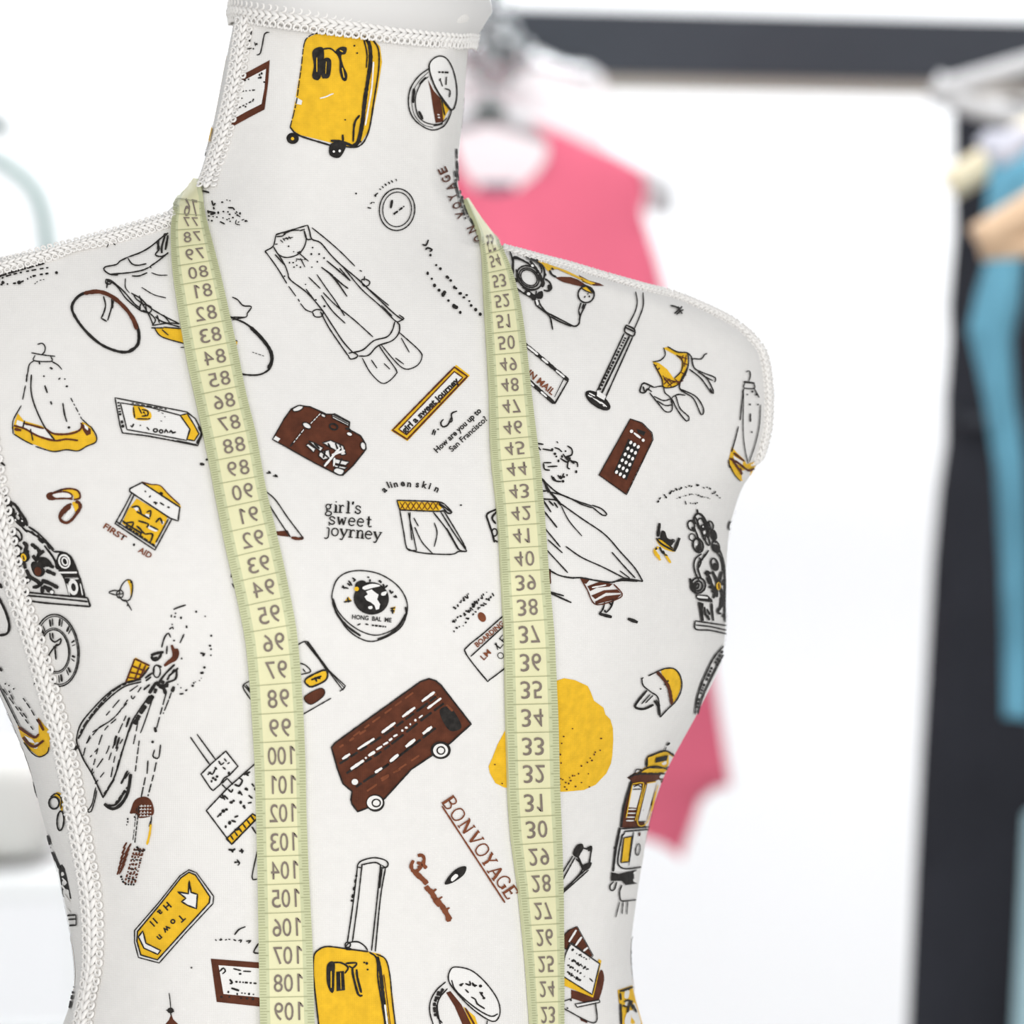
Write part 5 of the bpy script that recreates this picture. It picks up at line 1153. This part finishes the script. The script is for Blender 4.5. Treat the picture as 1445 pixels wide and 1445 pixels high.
def hanger_parts(root, tip_l, neck, tip_r, dist, r, mat, hook_top, wire=False, bar=None):
    arms = []
    for tip in (tip_l, tip_r):
        mid = ((tip[0]*.45+neck[0]*.55), (tip[1]*.38+neck[1]*.62))
        pth = smooth3([P(*tip, dist), P(*mid, dist), P(*neck, dist)], .01)
        arms.append(tube(pth, r, 12, radii=[r*(.85+.3*i/len(pth)) for i in range(len(pth))]))
    part('shoulder_bar', *join(*arms), mat, root)
    p = P(*neck, dist); top = P(*hook_top, dist); R = .016
    pth = [p, p.lerp(top, .6)]
    for k in range(9):
        a = -1.2+k/8*4.2
        pth.append(Vector((top.x, top.y, top.z-R))+Vector((math.cos(a)*R, 0, math.sin(a)*R)))
    part('hook', *tube(pth, .0022, 8), M2['chrome'], root)
    if bar:
        part('trouser_bar', *tube([P(*bar[0], dist), P(*bar[1], dist)], r*.8, 10), mat, root)
RAILY = D1-.30

# pink top
PD = 4.20
pink = [(752,172),(790,186),(830,205),(870,222),(908,243),(913,275),(906,300),(915,330),(928,370),(945,440),(962,560),(978,700),(990,830),(1003,930),(1020,1040),(1031,1108),(1008,1114),(988,1130),(977,1165),(961,1209),(935,1190),(905,1178),(850,1168),(760,1160),(660,1158),(560,1160),(470,1176),(425,1205),(405,1160),(385,1120),(355,1105),(375,1000),(395,850),(415,680),(435,500),(455,380),(470,300),(472,245),(515,222),(560,203),(600,186),(632,172),(640,205),(652,240),(672,268),(700,277),(730,270),(755,250),(772,225),(773,200)]
V, F = garment('blouse', pink, PD, .045, None, folds=((0, 62, .010, .35, 0.4), (0, 33, .004, -.2, 1.0)))
root = empty('sleeveless_top', (P(700, 0, PD).x, PD, P(700, 1200, PD).z)); tag(root, 'pink sleeveless top hanging blurred behind the dress form\'s shoulder', 'top', 'tops on the rack')
part('body', V, F, M2['pink'], root)
V, F = box(*sorted((P(676, 0, PD).x, P(727, 0, PD).x)), PD+.018, PD+.021, P(0, 284, PD).z, P(0, 256, PD).z)
part('neck_label', V, F, M2['label'], root, label='dark slate label inside the neckline')
hg = empty('clothes_hanger', (P(690, 0, PD).x, PD, P(690, 170, PD).z)); tag(hg, 'grey plastic hanger carrying the pink sleeveless top', 'hanger', 'hangers')
hanger_parts(hg, (486, 246), (690, 158), (928, 262), PD+.012, .0085, M2['grey'], (690, -16))
part('tip_grip', *tube([P(914, 248, PD+.012), P(934, 268, PD+.012), P(930, 300, PD+.012)], .012, 10), M2['grey'], hg)
part('collar_clip', *bx(P(668, 0, PD).x, P(714, 0, PD).x, PD-.012, PD+.03, P(0, 165, PD).z, P(0, 148, PD).z), M2['dark'], hg, label='dark green clip at the hanger\'s neck')
# white blouse behind it
WD = 4.45
white = [(700,120),(735,66),(760,72),(785,84),(800,90),(830,92),(850,105),(856,130),(852,250),(858,420),(870,600),(860,680),(600,690),(520,680),(520,420),(528,250),(522,130),(530,104),(560,92),(600,84),(650,66),(680,116)]
V, F = garment('blouse', white, WD, .03, None, folds=((0, 50, .006, .2, 0), ))
root = empty('white_blouse', (P(690, 0, WD).x, WD, P(690, 690, WD).z)); tag(root, 'white blouse hanging behind the pink sleeveless top, its shoulder against the dark beam', 'blouse', 'tops on the rack')
part('body', V, F, M2['white'], root)
hg = empty('clothes_hanger', (P(690, 0, WD).x, WD, P(690, 100, WD).z)); tag(hg, 'steel hanger with shiny clips inside the white blouse', 'hanger', 'hangers')
hanger_parts(hg, (545, 112), (674, 74), (835, 108), WD-.006, .006, M2['chrome'], ((pgx/(K_*WD))+RES/2, 24))
for cx_, cy_, s_ in ((690, 50, .016), (712, 70, .018), (700, 96, .02), (672, 78, .018), (735, 88, .014)):
    part('clip', *bx(P(cx_, cy_, WD).x-s_*.7, P(cx_, cy_, WD).x+s_*.7, WD-.07, WD-.045, P(cx_, cy_, WD).z-s_, P(cx_, cy_, WD).z+s_, .004), M2['chrome'], hg)

# right-hand garments
BD = 4.02
black = [(1346,158),(1380,150),(1430,140),(1500,150),(1580,175),(1650,240),(1660,420),(1650,640),(1668,900),(1672,1200),(1690,1600),(1690,1800),(1240,1800),(1262,1600),(1281,1445),(1290,1250),(1300,1060),(1308,930),(1316,790),(1325,690),(1334,625),(1334,560),(1340,480),(1338,430),(1347,330),(1346,240)]
V, F = garment('dress', black, BD, .05, None, folds=((0, 26, .008, .05, 0), (0, 13, .003, -.05, 2)), step=22)
root = empty('black_dress', (P(1490, 0, BD).x, BD, P(1490, 1800, BD).z)); tag(root, 'long black dress hanging at the right edge of the photo', 'dress')
part('body', V, F, M2['black'], root)
bl = [(1335,572),(1400,590),(1500,596),(1648,585),(1650,612),(1500,622),(1400,616),(1334,600)]
V, F = garment('belt', bl, BD-.004, .058, None, taper=1.0, step=12)
part('waist_band', V, F, M2['beam'], root)
HD = 3.93
def rx(dd): return RES/2+RAIL_X/(K_*dd)
def ry(dd): return RES/2-(RAIL_Z+.008-CAM.z)/(K_*dd)
hg = empty('clothes_hanger', (P(1480, 0, HD).x, HD, P(1480, 100, HD).z)); tag(hg, 'pale grey plastic hanger with trouser bar above the black dress', 'hanger', 'hangers')
hanger_parts(hg, (1322, 127), (rx(HD), 26), (2*rx(HD)-1322, 127), HD, .0088, M2['grey'], (rx(HD), ry(HD)))
part('trouser_bar', *tube(smooth3([P(1322, 129, HD), P(1345, 140, HD), P(1445, 168, HD), P(1700, 200, HD), P(2*rx(HD)-1345, 140, HD), P(2*rx(HD)-1322, 129, HD)], .02), .0088, 10), M2['grey'], hg)
part('bar_end', *tube([P(1316, 122, HD), P(1338, 132, HD)], .012, 12), M2['grey'], hg)
CD = 3.85
hg = empty('clothes_hanger', (P(1450, 0, CD).x, CD, P(1450, 170, CD).z)); tag(hg, 'pale birch hanger, upper of the two wooden hanger tips at right', 'hanger', 'hangers')
hanger_parts(hg, (1338, 262), (rx(CD), 40), (2*rx(CD)-1338, 262), CD, .0135, M2['birch'], (rx(CD), ry(CD)))
TD = 3.60
hg = empty('clothes_hanger', (P(1470, 0, TD).x, TD, P(1470, 270, TD).z)); tag(hg, 'tan beech hanger below the birch one, holding the blue garment', 'hanger', 'hangers')
hanger_parts(hg, (1380, 342), (rx(TD), 110), (2*rx(TD)-1380, 342), TD, .0150, M2['beech'], (rx(TD), ry(TD)))
part('trouser_bar', *tube([P(1384, 350, TD), P(1450, 346, TD), P(2*rx(TD)-1384, 345, TD)], .009, 10), M2['beech'], hg)
ED = 3.76
blue = [(1398,222),(1420,195),(1450,182),(1540,190),(1640,240),(1640,480),(1600,1015),(1412,1015),(1414,900),(1411,800),(1404,660),(1390,570),(1377,510),(1366,465),(1378,410),(1395,355),(1394,290)]
V, F = garment('shirt', [(1390,300),(1398,222),(1420,200),(1450,186),(1540,190),(1600,240),(1600,330),(1450,330),(1398,350)], ED, .03, None, folds=((0, 18, .006, .3, 0),), step=14)
root = empty('blue_shirt', (P(1450, 0, ED).x, ED, P(1450, 1020, ED).z)); tag(root, 'washed blue shirt with a long hanging sleeve at the far right', 'shirt', 'tops on the rack')
part('body', V, F, M2['denim'], root)
V, F = garment('sleeve', [(1400,340),(1445,340),(1445,372),(1440,430),(1428,480),(1432,560),(1444,640),(1452,760),(1452,1015),(1416,1012),(1415,900),(1412,800),(1404,660),(1390,570),(1377,510),(1366,466),(1378,410)], ED-.05, .022, None, folds=((0, 9, .004, .15, 0),), taper=.6, step=9)
part('sleeve', V, F, M2['denim'], root)
V, F = garment('collar', [(1376,200),(1392,184),(1412,186),(1440,178),(1470,190),(1440,222),(1412,236),(1394,222)], ED-.06, .012, None, taper=.8, step=9)
part('collar', V, F, M2['lilac'], root, label='pale lilac collar')
ID = 3.9
V, F = garment('cloth', [(1446,1150),(1480,1120),(1600,1120),(1620,1700),(1415,1700),(1430,1445),(1438,1300)], ID, .03, None, taper=1, step=16)
root = empty('ice_blue_skirt', (P(1520, 0, ID).x, ID, P(1520, 1700, ID).z)); tag(root, 'ice blue skirt edge beside the black dress at the bottom right corner', 'skirt')
part('body', V, F, M2['ice'], root)

# left-hand background
LD = 4.82
rk = empty('garment_stand', (P(60, 0, LD).x, LD, 0)); tag(rk, 'mint tubular garment stand with a rounded corner above the left shoulder', 'clothes rack')
pth = smooth3([P(-420, 195, LD), P(-150, 197, LD), P(-40, 212, LD), P(12, 236, LD), P(44, 263, LD), P(59, 296, LD), P(66, 340, LD), P(84, 480, LD), P(118, 700, LD), P(160, 1100, LD), Vector((P(215, 0, LD).x, LD, .02))], .02)
part('frame', *tube(pth, .0080, 14), M2['mint'], rk)
q = pth[-1]
part('foot', *bx(q.x-.012, q.x+.012, LD-.2, LD+.2, 0, .024), M2['mint'], rk)
pl = P(-420, 195, LD)
part('upright', *tube([pl, Vector((pl.x, LD, .02))], .0080, 14), M2['mint'], rk)
part('foot', *bx(pl.x-.012, pl.x+.012, LD-.2, LD+.2, 0, .024), M2['mint'], rk)
hg = empty('clothes_hanger', (P(-200, 0, LD).x, LD, P(-200, 150, LD).z)); tag(hg, 'dark green hanger, only its tip showing at the left edge', 'hanger', 'hangers')
hanger_parts(hg, (10, 184), (-170, 120), (-340, 184), LD-.05, .0095, M2['dark'], (-170, 20))
# pale cloth-covered bench low on the left
SD = 4.35
def cushion(x0, x1, y0, y1, z0, z1, n=14):
    V, F = [], []
    for i in range(n+1):
        for j in range(2*n):
            a = -math.pi/2+math.pi*i/n; b = math.pi*j/n
            sx = math.copysign(abs(math.cos(a))**.35*abs(math.cos(b))**.35, math.cos(b)); sy = math.copysign(abs(math.cos(a))**.35*abs(math.sin(b))**.35, math.sin(b)); sz = math.copysign(abs(math.sin(a))**.5, math.sin(a))
            V.append(Vector(((x0+x1)/2+sx*(x1-x0)/2, (y0+y1)/2+sy*(y1-y0)/2, (z0+z1)/2+sz*(z1-z0)/2)))
    for i in range(n):
        for j in range(2*n): F.append((i*2*n+j, i*2*n+(j+1) % (2*n), (i+1)*2*n+(j+1) % (2*n), (i+1)*2*n+j))
    return V, F

sh = empty('shelf_unit', (P(-60, 0, SD).x, SD, 0)); tag(sh, 'white open shelf unit low at the left edge, holding folded grey cloth', 'shelf')
sx0, sx1 = P(-430, 0, SD).x, P(150, 0, SD).x
for r_ in (1212, 1480, 1800): part('shelf_board', *bx(sx0+.014, sx1-.014, SD-.20, SD+.20, P(0, r_+34, SD).z, P(0, r_, SD).z), M2['white'], sh, smooth=False)
for xx in (sx0, sx1-.014): part('side_panel', *bx(xx, xx+.014, SD-.20, SD+.20, 0, P(0, 1180, SD).z), M2['white'], sh, smooth=False)
o_ = part('cloth', *cushion(P(-330, 0, SD).x, P(96, 0, SD).x, SD-.16, SD+.15, P(0, 1212, SD).z+.003, P(0, 1052, SD).z), M2['pale'], None); o_.name = 'folded_cloth'
tag(o_, 'pale grey folded cloth on the top board of the white shelf', 'cloth')

# ------------------------------------------------------------------ light
w = bpy.data.worlds.new('daylight'); scene.world = w; w.use_nodes = True
bg = w.node_tree.nodes['Background']; bg.inputs['Color'].default_value = (0.96, 0.98, 1.0, 1); bg.inputs['Strength'].default_value = 0.60
def area(name, loc, target, sx, sy, power, col=(1, 1, 1)):
    ld = bpy.data.lights.new(name, 'AREA'); ld.shape = 'RECTANGLE'; ld.size = sx; ld.size_y = sy; ld.energy = power; ld.color = col
    o = bpy.data.objects.new(name, ld); COL.objects.link(o); o.location = loc
    o.rotation_euler = (Vector(target)-Vector(loc)).to_track_quat('-Z', 'Y').to_euler(); return o
area('window_fill', (-.35, -.9, 1.2), (-.02, 1.9, 1.25), 2.0, 1.3, 36, (1, .99, .97))
area('window_fill', (1.5, .1, 1.05), (0, 1.9, 1.17), 1.2, 1.4, 15, (1, 1, 1))  # unseen side fill, added to balance the form's right half
area('garment_fill', (0.25, 2.95, 2.85), (0.1, 4.3, 1.3), 2.0, .5, 30, (.98, .99, 1))  # unseen fill added to brighten the blouse and other hanging clothes
area('wall_fill', (0.0, 4.93, 2.85), (0.0, 5.3, 1.5), 3.2, .3, 60, (.97, .985, 1))  # unseen strip light added to whiten the back wall, strongest near its top
scene.view_settings.view_transform = 'Standard'; scene.view_settings.look = 'None'
scene.view_settings.gamma = 1; scene.view_settings.use_curve_mapping = False
scene.view_settings.exposure = 0.0
